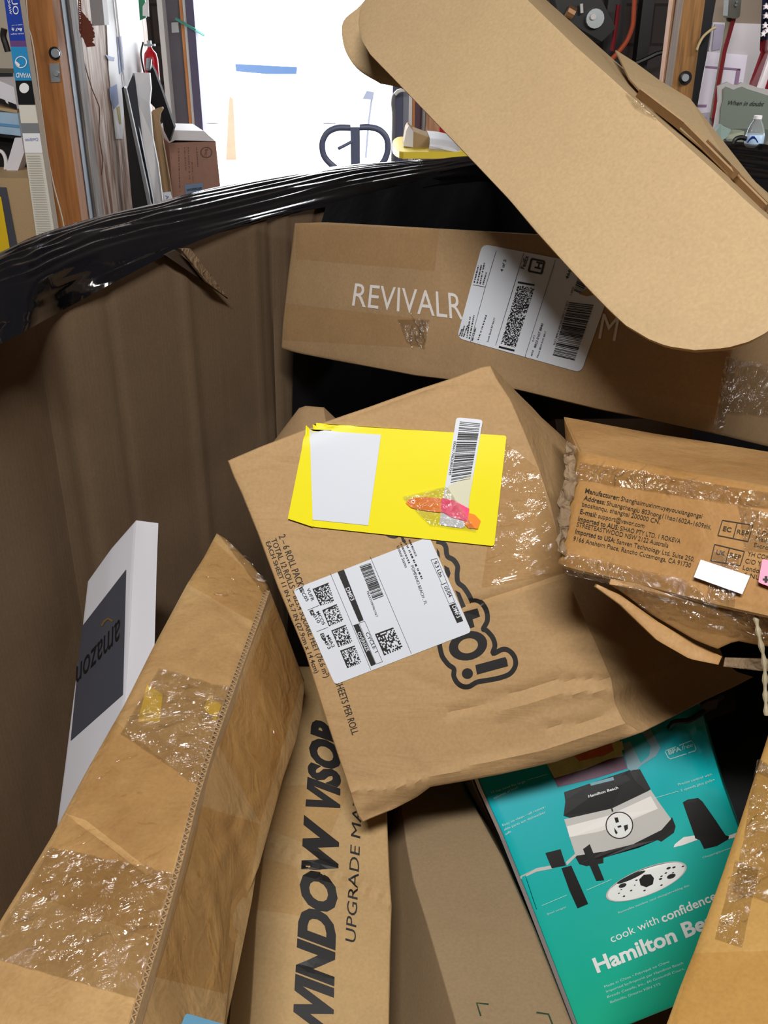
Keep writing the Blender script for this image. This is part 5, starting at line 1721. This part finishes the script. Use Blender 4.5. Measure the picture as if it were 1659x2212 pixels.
mb = lean(um, [4.62, 4.62, 4.61, 4.58, 4.5, 4.5, 4.54, 4.56, 4.56, 4.6, 4.61, 4.62], .04); mb.build('bag', M['blackmatt'], ub, smooth=False)
mb = MB(); mb.tube([at_y(322, 128, 4.62), at_y(320, 150, 4.60)], .012, 10); mb.build('clasp', M['zinc'], ub)
fe = thing('fire_extinguisher', 'red fire extinguisher hanging by the door pier', 'fire extinguisher', at_y(332, 170, 4.76))
c0 = at_y(331, 180, 4.76); c1 = at_y(328, 118, 4.76)
zb, zt_ = c0.z, c1.z
mb = MB(); mb.lathe((c0.x, 4.76, 0), [(.026, zb), (.031, zb + .01), (.031, zt_ - .02), (.026, zt_ + .005), (.013, zt_ + .02), (.008, zt_ + .03)], 20); mb.build('cylinder', M['red'], fe)
mb = MB(); mb.box((c0.x - .022, 4.75, zt_ + .034), (c0.x + .024, 4.77, zt_ + .042)); mb.box((c0.x - .008, 4.752, zt_ + .03), (c0.x + .008, 4.768, zt_ + .055)); mb.build('valve', M['zinc'], fe, smooth=False)
mb = MB(); mb.tube(catmull([Vector((c0.x - .02, 4.73, zt_ + .05)), Vector((c0.x - .03, 4.71, zt_ + .0)), Vector((c0.x - .02, 4.70, zt_ - .08)), Vector((c0.x - .015, 4.70, zt_ - .12))], 6), .004, 7); mb.build('hose', M['black'], fe)
mb = pane([(297, -30), (311, -30), (315, 38), (302, 44)], 4.5, .02); gs = thing('green_sign', 'narrow green sign with a white sheet at the top left of the doorway', 'sign', at_y(308, 20, 4.5)); mb.build('board', plain('green_paint', (50, 130, 96), .5), gs, smooth=False)
mb = pane([(308, 14), (320, -5), (322, 36), (308, 34)], 4.48, .005); mb.build('white_sheet', M['white'], gs, smooth=False)
# carton with a blue label and a white flat box
YC = 4.75
ac = [(365, 309), (466, 305), (476, 403), (505, 789), (415, 789), (373, 428)]
cx = thing('stacked_carton', 'brown carton with a blue grey label standing outside the bin near the doorway', 'box', at_y(425, 500, YC))
mb = MB(); mb.prism([at_y(px, py, YC) for px, py in ac], (-.11, .3, 0)); mb.build('body', kraft('pinkish_kraft', (166, 128, 112)), cx, smooth=False)
tree = BVHTree.FromPolygons([tuple(at_y(*p, YC)) for p in ((340, 250), (520, 250), (520, 560), (340, 560))], [(0, 1, 2, 3)])
P = Print(tree, .003); P.grid((399, 399), (438, 395), (440, 420), (402, 424), n=4, m=4); lb = P.build('blue_label', plain('blue_grey_label', (120, 144, 176), .5), cx)
P = Print(tree, .006); P.text('amazon', (437, 404), (404, 408), (.6, 6.5), bold=.03); P.build('lettering', M['slate'], lb)
P = Print(tree, .003)
P.ellipse((446, 329), 13, 12, inner=.82, n=26); P.text('LINC', (451, 318), (446, 338), (-6, -1), bold=.0)
for xx, y0, y1 in ((424, 318, 362), (406, 318, 390), (414, 350, 395), (385, 320, 420), (398, 318, 370)):
    P.bars((xx, y0), (xx + 3, y1), (xx + 5, y1), (xx + 2, y0), barpat(xx, 30))
P.build('printed_text', plain('faded_print', (112, 84, 78), .7), cx)
mb = MB(); mb.prism([at_y(px, py, YC - .01) for px, py in ((364, 286), (370, 281), (440, 283), (466, 305), (378, 303), (366, 309))], (-.1, .3, 0)); tag(mb.build('flat_white_box', M['white'], None, smooth=False), 'flat bright white box lying on top of the carton near the doorway', 'box')
# green rope across the jamb
mb = MB(); mb.tube([at_y(380, 40, 6.0), at_y(393, 48, 5.99), at_y(421, 64, 5.98), at_y(440, 76, 6.1)], .008, 6); tag(mb.build('green_rope', plain('green_rope', (90, 170, 160), .7), None), 'thin green rope tied across the left door jamb', 'rope')
mb = pane([(370, 49), (385, 48), (387, 70), (371, 71)], 6.04, .01); tag(mb.build('switch_plate', M['zinc'], None, smooth=False), 'square pale switch plate on the grey door pier', 'switch')

# ================================================================== OUTSIDE
wp = thing('timber_stake', 'rough brown timber stake standing in the bright yard outside', 'stake', at_y(498, 346, 12.1))
mb = MB(); a = at_y(498, 346, 12.1)
mb.prism([at_y(488, 346, 12.1), at_y(510, 346, 12.1), at_y(503, 214, 12.1), at_y(495, 208, 12.1)], (0, .08, 0)); mb.build('timber', plain('stake_wood', (128, 92, 74), .8, var=.2), wp, smooth=False)
car = thing('parked_vehicle', 'pale vehicle parked in the bright yard outside with a dark blue windscreen band', 'vehicle', at_y(575, 300, 16.0))
q = at_y(575, 150, 16.0)
mb = MB()
prof = [(-.95, 0.35), (-.98, .9), (-.9, 1.25), (-.72, 1.75), (.72, 1.75), (.9, 1.25), (.98, .9), (.95, .35)]
mb.prism([Vector((q.x + a * 1.2, 16.0, b)) for a, b in prof], (0, 4.0, 0)); mb.build('body', M['white'], car, smooth=False)
mb = pane([(508, 138), (642, 145), (640, 160), (575, 160), (510, 154)], 15.97, .02); mb.build('windscreen', plain('windscreen_blue', (34, 56, 84), .3), car, smooth=False)
for s_ in (-.9, .9):
    mb = MB(); cpt = Vector((q.x + s_, 16.3, .3)); mb.tube([cpt - Vector((.1, 0, 0)), cpt + Vector((.1, 0, 0))], .32, 18); mb.build('wheel', M['white'], car)  # dark tyres coloured white to paint in the yard's glare
mr = thing('yard_post_mirror', 'small grey mirror on a thin stem outside the doorway', 'mirror', at_y(790, 340, 12.3))
mb = pane([(783, 214), (792, 196), (808, 199), (806, 216)], 12.3, .08); mb.build('mirror_head', M['slate'], mr, smooth=False)
mb = MB(); mb.tube([at_y(803, 214, 12.34), at_y(796, 266, 12.34), at_y(790, 341, 12.34)], .014, 7); mb.build('stem', M['slate'], mr)

# pallet jack
YJ = 3.25
pj = thing('pallet_jack', 'upright blue grey pallet jack handle standing behind the bin in the doorway light', 'pallet jack', (at_y(767, 350, YJ).x, YJ, 0))
M['jack'] = plain('jack_grey', (92, 98, 124), .4)
lp = [(757, 276), (730, 276), (709, 285), (698, 302), (696, 318), (699, 334), (708, 348), (726, 364), (746, 382), (757, 398), (777, 398), (790, 384), (812, 366), (828, 350), (836, 332), (838, 314), (834, 296), (820, 281), (800, 275), (777, 275)]
mb = MB(); mb.tube(catmull([at_y(px, py, YJ) for px, py in lp], 5), .0095, 12); mb.build('handle_loop', M['jack'], pj)
mb = MB(); a = at_y(757, 274, YJ); b = at_y(777, 274, YJ); mb.box((a.x, YJ - .012, .35), (b.x, YJ + .018, a.z)); mb.build('shaft', M['jack'], pj, smooth=False)
mb = MB(); mb.tube(catmull([at_y(760, 306, YJ - .01), at_y(745, 314, YJ - .02), at_y(731, 321, YJ - .03)], 5), .005, 8); mb.build('release_lever', M['jack'], pj)
xm = (a.x + b.x) / 2
mb = MB(); mb.box((xm - .1, YJ - .1, .1), (xm + .1, YJ + .1, .36)); mb.build('pump_body', M['jack'], pj, smooth=False)
for s_ in (-.17, .17):
    mb = MB(); mb.box((xm + s_ - .07, YJ + .08, .08), (xm + s_ + .07, YJ + 1.1, .13)); mb.build('fork', M['jack'], pj, smooth=False)
mb = MB(); mb.tube([Vector((xm - .05, YJ - .1, .09)), Vector((xm + .05, YJ - .1, .09))], .09, 18); mb.build('wheel', M['black'], pj)

# yellow cart with an opened carton
YK = 4.9
k0 = at_y(848, 326, YK)
cart = thing('yellow_cart', 'low cart with a bright yellow deck right of the doorway', 'cart', (k0.x + .25, YK, 0))
zd = at_y(900, 330, YK).z
mb = MB()
deck = []
for k in range(9):
    t = math.pi * (0.5 + k / 8)
    deck.append(Vector((k0.x + .05 + .05 * math.cos(t), YK + .25 + .3 * math.sin(t), zd - .02)))
deck += [Vector((k0.x + .8, YK - .05, zd - .02)), Vector((k0.x + .8, YK + .55, zd - .02))]
mb.prism(deck, (0, 0, .03)); mb.build('deck', plain('yellow_paint', (240, 214, 70), .4), cart, smooth=False)
for sx in (.12, .7):
    for sy in (.05, .45):
        mb = MB(); c = Vector((k0.x + sx, YK + sy, .07)); mb.tube([c - Vector((.02, 0, 0)), c + Vector((.02, 0, 0))], .07, 14); mb.tube([c, Vector((c.x, c.y, zd - .02))], .02, 8); mb.build('wheel', M['black'], cart)
ob = thing('open_carton', 'opened pale brown carton standing on the yellow cart', 'box', at_y(900, 325, YK + .1))
mb = pane([(877, 282), (882, 274), (893, 284), (927, 297), (929, 326), (902, 324), (882, 318), (871, 316)], YK + .12, .22); mb.build('body', M['kraft_flap'], ob, smooth=False)
mb = pane([(877, 282), (883, 270), (893, 284), (892, 318), (871, 316)], YK + .1, .01); mb.build('bright_flap', M['white_box'], ob, smooth=False)
mb = MB()
g = []
A_ = catmull([at_y(px, py, YK + .05) for px, py in ((928, 298), (955, 302), (985, 312), (1010, 335), (1040, 350))], 6); B_ = catmull([at_y(px, py, YK - .02) for px, py in ((925, 325), (950, 328), (975, 330), (1010, 334), (1040, 342))], 6)
for t in range(9):
    g.append([a.lerp(b, t / 8) + Vector((0, -.06 * math.sin(math.pi * t / 8), .01 * noise.noise(a * 9 + Vector((t, 0, 0))))) for a, b in zip(A_, B_)])
g2 = [[p + Vector((0, .3, 0)) for p in r_] for r_ in g]
mb.grid(g); mb.grid(g2, flip=True); mb.grid([g[0], g2[0]]); tag(mb.build('white_sack', M['white'], None), 'crumpled white plastic sack lying on the yellow cart', 'sack')
mb = pane([(896, 200), (915, 200), (912, 292), (893, 286)], 6.1, .05); tag(mb.build('purple_board', plain('purple_grey_board', (112, 88, 104), .7), None, smooth=False), 'purple grey board standing at the right door jamb', 'board')
mb = MB(); mb.tube([at_y(918, 180, 6.08), at_y(914, 300, 6.08)], .014, 10); tag(mb.build('steel_pipe', M['zinc'], None), 'thin steel pipe standing right of the doorway', 'pipe')
mb = pane([(921, 215), (958, 255), (952, 305), (920, 300)], 6.12, .04); tag(mb.build('brown_board', M['wood_pale'], None, smooth=False), 'brown board leaning right of the steel pipe', 'board')
mb = pane([(950, 268), (990, 290), (975, 700), (940, 700)], 5.9, .06); tag(mb.build('red_board', M['red'], None, smooth=False), 'red board standing behind the white sack', 'board')
mb = MB(); mb.tube(catmull([at_y(px, py, 5.9) for px, py in ((862, 196), (852, 206), (849, 222), (851, 250), (850, 300), (848, 400), (846, 560), (846, 660))], 6), .012, 8); tag(mb.build('grey_hose', M['ink_grey'], None), 'grey hose looped over the right door track', 'hose')
mb = MB(); mb.tube(catmull([at_y(px, py, 5.88) for px, py in ((853, 204), (860, 197), (872, 194), (885, 193))], 6), .010, 8); tag(mb.build('white_hose', M['white'], None), 'white hose end looped at the right door track', 'hose')

# ================================================================== BEYOND THE BIN, RIGHT
ys = 3.4
mb = vpost(1425, 1446, 178, ys + .12, .04, 0, 3.3)
mb2 = MB(); mb2.prism([at_y(*p, ys + .1) for p in ((1452, -40), (1474, -40), (1444, 186), (1425, 175), (1405, 350), (1424, 350))][:0] or [at_y(1456, -20, ys + .1), at_y(1479, -20, ys + .1), at_y(1440, 300, ys + .1), at_y(1417, 300, ys + .1)], (0, .05, 0))
tag(mb2.build('pale_stud', M['wood_pale'], None, smooth=False), 'pale new wooden stud in front of the dark block wall', 'stud')
rp = thing('dark_post', 'thick dark brown wooden post with a bolt on the right', 'post', (at_y(1490, 200, ys).x, ys, 0))
mb = MB(); mb.prism([at_y(1480, -20, ys), at_y(1526, -20, ys), at_y(1478, 340, ys), at_y(1430, 340, ys)], (0, .12, 0)); mb.build('timber', M['wood_dark'], rp, smooth=False)
mb = MB(); c = at_y(1481, 168, ys - .02); mb.tube([c, c + Vector((0, .02, 0))], .011, 14); mb.build('bolt', M['zinc'], rp)
mb = MB(); c = at_y(1481, 168, ys - .006); mb.tube([c, c + Vector((0, .006, 0))], .02, 16); mb.build('washer', M['black'], rp)
mb = MB(); mb.prism([at_y(1527, -20, ys + .03), at_y(1550, -20, ys + .03), at_y(1496, 290, ys + .03), at_y(1478, 290, ys + .03)], (0, .06, 0)); tag(mb.build('black_rail', M['black'], None, smooth=False), 'black steel rail along the right side of the dark brown post', 'rail')
# backing panel behind the flag
ye = 3.75
mb = MB(); mb.prism([at_y(1546, -40, ye), at_y(1760, -40, ye), at_y(1760, 420, ye), at_y(1470, 420, ye)], (0, .04, 0)); tag(mb.build('backing_panel', plain('taupe_panel', (112, 100, 88), .7), None, smooth=False), 'taupe wall panel behind the flag', 'panel')
wbp = thing('pinboard', 'pale grey sheet with printed papers behind the flag pole', 'board', at_y(1570, 250, ye - .02))
mb = MB(); mb.prism([at_y(*p, ye - .02) for p in ((1541, 48), (1760, 56), (1760, 330), (1498, 330))], (0, .02, 0)); mb.build('sheet', plain('grey_white_sheet', (176, 172, 178), .6, var=.08), wbp, smooth=False)
mb = MB(); mb.prism([at_y(*p, ye - .024) for p in ((1544, 52), (1566, 53), (1556, 106), (1538, 110))], (0, .004, 0)); mb.build('clear_sleeve', plain('lilac_sleeve', (150, 144, 166), .3), wbp, smooth=False)
mb = MB(); mb.prism([at_y(*p, ye - .03) for p in ((1530, 112), (1615, 119), (1602, 200), (1590, 310), (1490, 310))], (0, .008, 0)); pp = mb.build('paper', plain('lilac_white_paper', (216, 210, 226), .6), wbp, smooth=False)
for q in (((1524, 142), (1600, 148), (1599, 152), (1523, 146)), ((1592, 150), (1600, 150), (1592, 200), (1584, 198)), ((1508, 226), (1527, 226), (1526, 231), (1506, 231))):
    mb = MB(); mb.prism([at_y(*p, ye - .033) for p in q], (0, .002, 0)); mb.build('printed_band', plain('purple_print', (140, 112, 146), .6), pp, smooth=False)
pole = thing('flag_pole', 'beige pole standing between the printed papers and the flag', 'pole', at_y(1550, 280, 3.55))
mb = MB(); mb.tube([at_y(1575, 20, 3.55), at_y(1573, 50, 3.55), at_y(1526, 330, 3.55)], .010, 10); mb.build('pole', plain('beige_pole', (168, 162, 138), .5), pole)
mb = MB(); mb.prism([at_y(*p, 3.53) for p in ((1581, 40), (1590, 40), (1570, 110), (1556, 180), (1541, 300), (1531, 300), (1548, 180), (1562, 105))], (0, .006, 0)); tag(mb.build('red_ribbon', M['rib_red'], None, smooth=False), 'dark red ribbon hanging alongside the beige pole', 'ribbon')
eb = thing('switch_box', 'grey metal switch box at the top of the beige pole', 'switch', at_y(1586, 40, 3.5))
mb = MB(); mb.prism([at_y(*p, 3.5) for p in ((1576, -30), (1605, -30), (1598, 36), (1592, 40), (1574, 38), (1572, 34))], (0, .05, 0)); mb.build('box', plain('grey_box', (104, 104, 96), .5), eb, smooth=False)
mb = MB()
for px, py in ((1590, 11), (1592, 4)):
    c = at_y(px, py, 3.49); mb.tube([c, c + Vector((0, .012, 0))], .004, 8)
mb.build('screw', M['zinc'], eb)
# flag
yf = 3.3
fl_ = thing('flag', 'hanging red, white and navy flag with white stars at the top right corner', 'flag', at_y(1640, 200, yf))


def flagpt(u, v):
    # u from left edge rightwards, v down
    top = Vector((lerp(1648, 1745, u), -60, 0))
    x = lerp(1650, 1750, u) - 9 * v - (34 * max(0, v - .62) / .38) * (1 - u * .3) * 1.0
    y = lerp(-60, 214 + 2 * u, v)
    if v <= .62: x = lerp(1650, 1750, u) - 14 * v
    yy = yf + .03 * math.sin(u * 14 + v * 2) + .01
    return at_y(x, y, yy)


def flagpatch(u0, u1, v0, v1, off=0.0, n=10, m=24):
    mb = MB()
    for o_, fl2_ in ((0, False), (.002, True)):
        mb.grid([[flagpt(lerp(u0, u1, j / n), lerp(v0, v1, i / m)) + Vector((0, o_ + off, 0)) for j in range(n + 1)] for i in range(m + 1)], flip=fl2_)
    return mb


vc = .535
flagpatch(0, 1, -.2, vc).build('canton', M['flag_blue'], fl_)
ws = [0, .17, .34, .52, .70, .86, 1.0]
for k in range(6):
    flagpatch(ws[k], ws[k + 1], vc, 1, n=4).build('stripe', M['rib_red'] if k % 2 == 0 else M['flag_white'], fl_)
for px, py in ((1656, 14), (1656, 34), (1654, 55), (1658, 66), (1650, 73), (1668, 24), (1668, 45)):
    c = at_y(px, py, yf - .012)
    mb = MB(); pts = []
    for k in range(10):
        a = math.pi / 2 + k * math.pi / 5; r_ = .0095 if k % 2 == 0 else .004
        pts.append(c + Vector((r_ * math.cos(a), 0, r_ * math.sin(a))))
    mb.prism(pts, (0, .012, 0)); mb.build('star', M['flag_white'], fl_, smooth=False)
# acrylic plaque
ya = 3.2
plq = thing('plaque', 'grey green plaque with a wavy silver border and script lettering', 'plaque', at_y(1605, 292, ya))
o1 = [(1551, 186), (1562, 181), (1572, 177), (1582, 182), (1592, 184), (1602, 178), (1614, 181), (1640, 190), (1680, 196), (1690, 300), (1538, 300), (1545, 262), (1549, 240), (1552, 220)]
mb = MB(); mb.prism([at_y(*p, ya) for p in o1], (0, .012, 0)); mb.build('border', plain('silver_border', (168, 166, 166), .35, metal=.2), plq, smooth=False)
o2 = [(1562, 192), (1568, 187), (1576, 190), (1585, 194), (1594, 190), (1603, 187), (1614, 192), (1640, 200), (1664, 208), (1672, 300), (1549, 300), (1556, 256), (1557, 234), (1562, 214)]
mb = MB(); mb.prism([at_y(*p, ya - .004) for p in o2], (0, .004, 0)); mb.build('panel', plain('grey_green_panel', (104, 112, 104), .4), plq, smooth=False)
tree = BVHTree.FromPolygons([tuple(at_y(*p, ya - .004)) for p in ((1500, 150), (1720, 150), (1720, 320), (1500, 320))], [(0, 1, 2, 3)])
P = Print(tree, .002); P.text('When in doubt', (1572, 226), (1649, 229), (2, -9), shear=.3, bold=.01); P.build('lettering', M['ink'], plq)
# second bin with black film
sbn = thing('wrapped_bin', 'second bulk bin wrapped in ribbed black film at the right edge', 'bin', (1.25, 2.9, 0))
q0 = at_y(1560, 314, 2.95); q1 = at_y(1700, 330, 2.75)
dx = (q1 - q0); dx.z = 0; dx.normalize()
ztop = at_y(1600, 316, 2.9).z
mb = MB(); rows = []; uvr = []
for i in range(70):
    z = lerp(ztop, ztop - .34, i / 69)
    r_ = []; u_ = []
    for j in range(30):
        p = q0 - dx * .1 + dx * (1.0 * j / 29)
        k = .013 * abs(math.sin(i * .5 + .6 * noise.noise(Vector((j * .2, 0, 3))))) + .003 * noise.noise(Vector((j * .1, i * .3, 0)))
        r_.append(Vector((p.x, p.y - k - i * .0004, z + .015 * math.sin(j * .2)))); u_.append((j * .1, i * .02))
    rows.append(r_); uvr.append(u_)
mb.grid(rows, uvr)
back = [p + Vector((.15, .9, 0)) for p in rows[0]]
mb.grid([back, rows[0]])
mb.build('stretch_film', M['wrap'], sbn, angle=80)
a0 = q0 - dx * .09 + Vector((0, .02, 0)); a1 = q0 + dx * .88 + Vector((0, .02, 0))
mb = MB(); mb.prism([Vector((p.x, p.y, 0)) for p in (a0, a1, a1 + Vector((.15, .85, 0)), a0 + Vector((.15, .85, 0)))], (0, 0, ztop - .03)); mb.build('carton_wall', M['kraft_bin'], sbn, smooth=False)
# water bottle and papers on it
bp = at_y(1627, 318, 2.86); s_ = 2.86 / 2150 * 1.0
h = (at_y(1627, 250, 2.86).z - bp.z)
R_ = at_y(1647, 300, 2.86).x - at_y(1627, 300, 2.86).x
M['clearp'] = plain('clear_plastic', (196, 204, 204), .12, spec=.6)
wbt = thing('water_bottle', 'clear plastic water bottle with a blue label standing on the ribbed black bin', 'bottle', (bp.x, bp.y, bp.z))
m, nt, N, L, Pn = newmat('clear_bottle'); Pn.inputs['Base Color'].default_value = (.9, .95, .95, 1); Pn.inputs['Transmission Weight'].default_value = .85; Pn.inputs['Roughness'].default_value = .08; Pn.inputs['IOR'].default_value = 1.2
mb = MB(); mb.lathe(bp, [(R_ * .8, 0), (R_ * .98, .006), (R_ * .98, h * .12), (R_ * .96, h * .40), (R_ * .92, h * .52), (R_ * .7, h * .72), (R_ * .46, h * .84), (R_ * .40, h * .90), (R_ * .40, h * .92)], 28); mb.build('bottle', m, wbt)
mb = MB(); mb.lathe(bp, [(R_ * 1.0, h * .12), (R_ * 1.01, h * .14), (R_ * 1.0, h * .40), (R_ * .98, h * .41)], 28); lb = mb.build('label', plain('pale_blue_bottle_label', (176, 202, 230), .3), wbt)
mb = MB(); mb.lathe(bp + Vector((0, 0, h * .90)), [(R_ * .44, 0), (R_ * .44, h * .1), (R_ * .40, h * .11)], 20); mb.build('cap', M['white'], wbt)
tree = lb.data
BT = BVHTree.FromPolygons([tuple(Vector(v.co) + Vector(wbt.location)) for v in lb.data.vertices], [tuple(p.vertices) for p in lb.data.polygons])
P = Print(BT, .002); P.poly([(1614, 308), (1638, 308), (1634, 300), (1630, 294), (1625, 294), (1620, 299)]); P.build('logo_print', M['lab_blue'], lb)
for pts, nm, mt, lab_ in (([(1543, 286), (1558, 269), (1564, 271), (1580, 280), (1572, 296), (1556, 306)], 'banknote', plain('banknote_green', (120, 140, 134), .6, var=.2, scale=40), 'folded grey green banknote on the ribbed black bin'),
                         ([(1556, 305), (1572, 292), (1590, 282), (1608, 284), (1607, 296), (1585, 308)], 'paper_scrap', plain('sage_paper', (128, 136, 118), .6), 'crumpled sage paper beside the water bottle')):
    mb = MB(); mb.prism([at_y(*p, 2.98 - .002 * i) for i, p in enumerate(pts)], (0, .03, 0)); tag(mb.build(nm, mt, None, smooth=False), lab_, 'paper')
mb = MB(); mb.tube(catmull([at_y(px, py, 2.84) for px, py in ((1584, 310), (1590, 300), (1602, 297), (1612, 300))], 6), .006, 8); tag(mb.build('black_strap', M['black'], None), 'short black strap lying left of the water bottle', 'strap')
mb = MB(); a = at_y(1648, 300, 3.05); b = at_y(1700, 322, 3.05); mb.box((a.x, 3.05, b.z), (b.x + .2, 3.25, a.z)); tag(mb.build('small_brown_box', M['kraft_dim'], None, smooth=False), 'small brown box right of the water bottle', 'box')

# dark wall clutter
yw = 5.9
for k, (xa, xb, lab_) in enumerate(((1310, 1350, 'left dark steel column in front of the block wall'), (1385, 1410, 'right dark steel column in front of the block wall, nearer the pale stud'))):
    mb = MB(); mb.prism([at_y(xa + 8, -30, yw), at_y(xb + 8, -30, yw), at_y(xb - 24, 240, yw), at_y(xa - 24, 240, yw)], (0, .1, 0)); tag(mb.build('steel_column', M['black'], None, smooth=False), lab_, 'column', 'dark steel columns')
for pts, nm, mt, lab_ in (([(1372, -20), (1369, 30), (1366, 58), (1354, 88), (1336, 112), (1320, 130)], 'orange_cord', plain('orange_cord', (190, 84, 50), .6), 'orange cord hanging on the dark block wall'),
                          ([(1470, -200), (1464, 40), (1440, 104), (1415, 118), (1390, 130), (1366, 140)], 'black_hose', M['black'], 'black hose running across to the dark brown post'),
                          ([(1336, 10), (1330, 60), (1322, 110)], 'dark_cable', M['rib_red'], 'dark red cable hanging left of the orange cord')):
    mb = MB(); mb.tube(catmull([at_y(px, py, yw - .15) for px, py in pts], 6), .012, 7); tag(mb.build(nm, mt, None), lab_, 'cord')
tool = thing('bench_tool', 'dark bench tool with silver fittings on the dark wall above the pale carton', 'tool', at_y(1250, 60, 5.6))
mb = MB(); mb.prism([at_y(*p, 5.6) for p in ((1195, -20), (1290, -20), (1330, 60), (1300, 90), (1250, 60), (1205, 25))], (0, .2, 0)); mb.build('body', M['black'], tool, smooth=False)
mb = MB(); c = at_y(1286, 40, 5.56); mb.tube([c, c + Vector((0, .05, 0))], .045, 16); mb.build('knob', M['zinc'], tool)
mb = MB(); c = at_y(1282, 36, 5.54); mb.tube([c, c + Vector((0, .02, 0))], .014, 12); mb.build('hub', M['white'], tool)
mb = MB(); mb.tube([at_y(1256, 8, 5.56), at_y(1257, 28, 5.56)], .008, 8); mb.build('lever', M['white'], tool)
mb = MB(); mb.tube([at_y(1226, 22, 5.56), at_y(1240, 30, 5.56)], .03, 10); mb.build('brass_fitting', plain('brass', (150, 112, 80), .4, metal=.4), tool)
mb = MB(); mb.tube(catmull([at_y(px, py, ys - .02) for px, py in ((1505, 108), (1510, 95), (1520, 78), (1538, 63), (1546, 60))], 6), .004, 7); tag(mb.build('pale_wire', plain('tan_wire', (164, 148, 108), .6), None), 'pale wire looping from the dark brown post to the printed papers', 'wire')
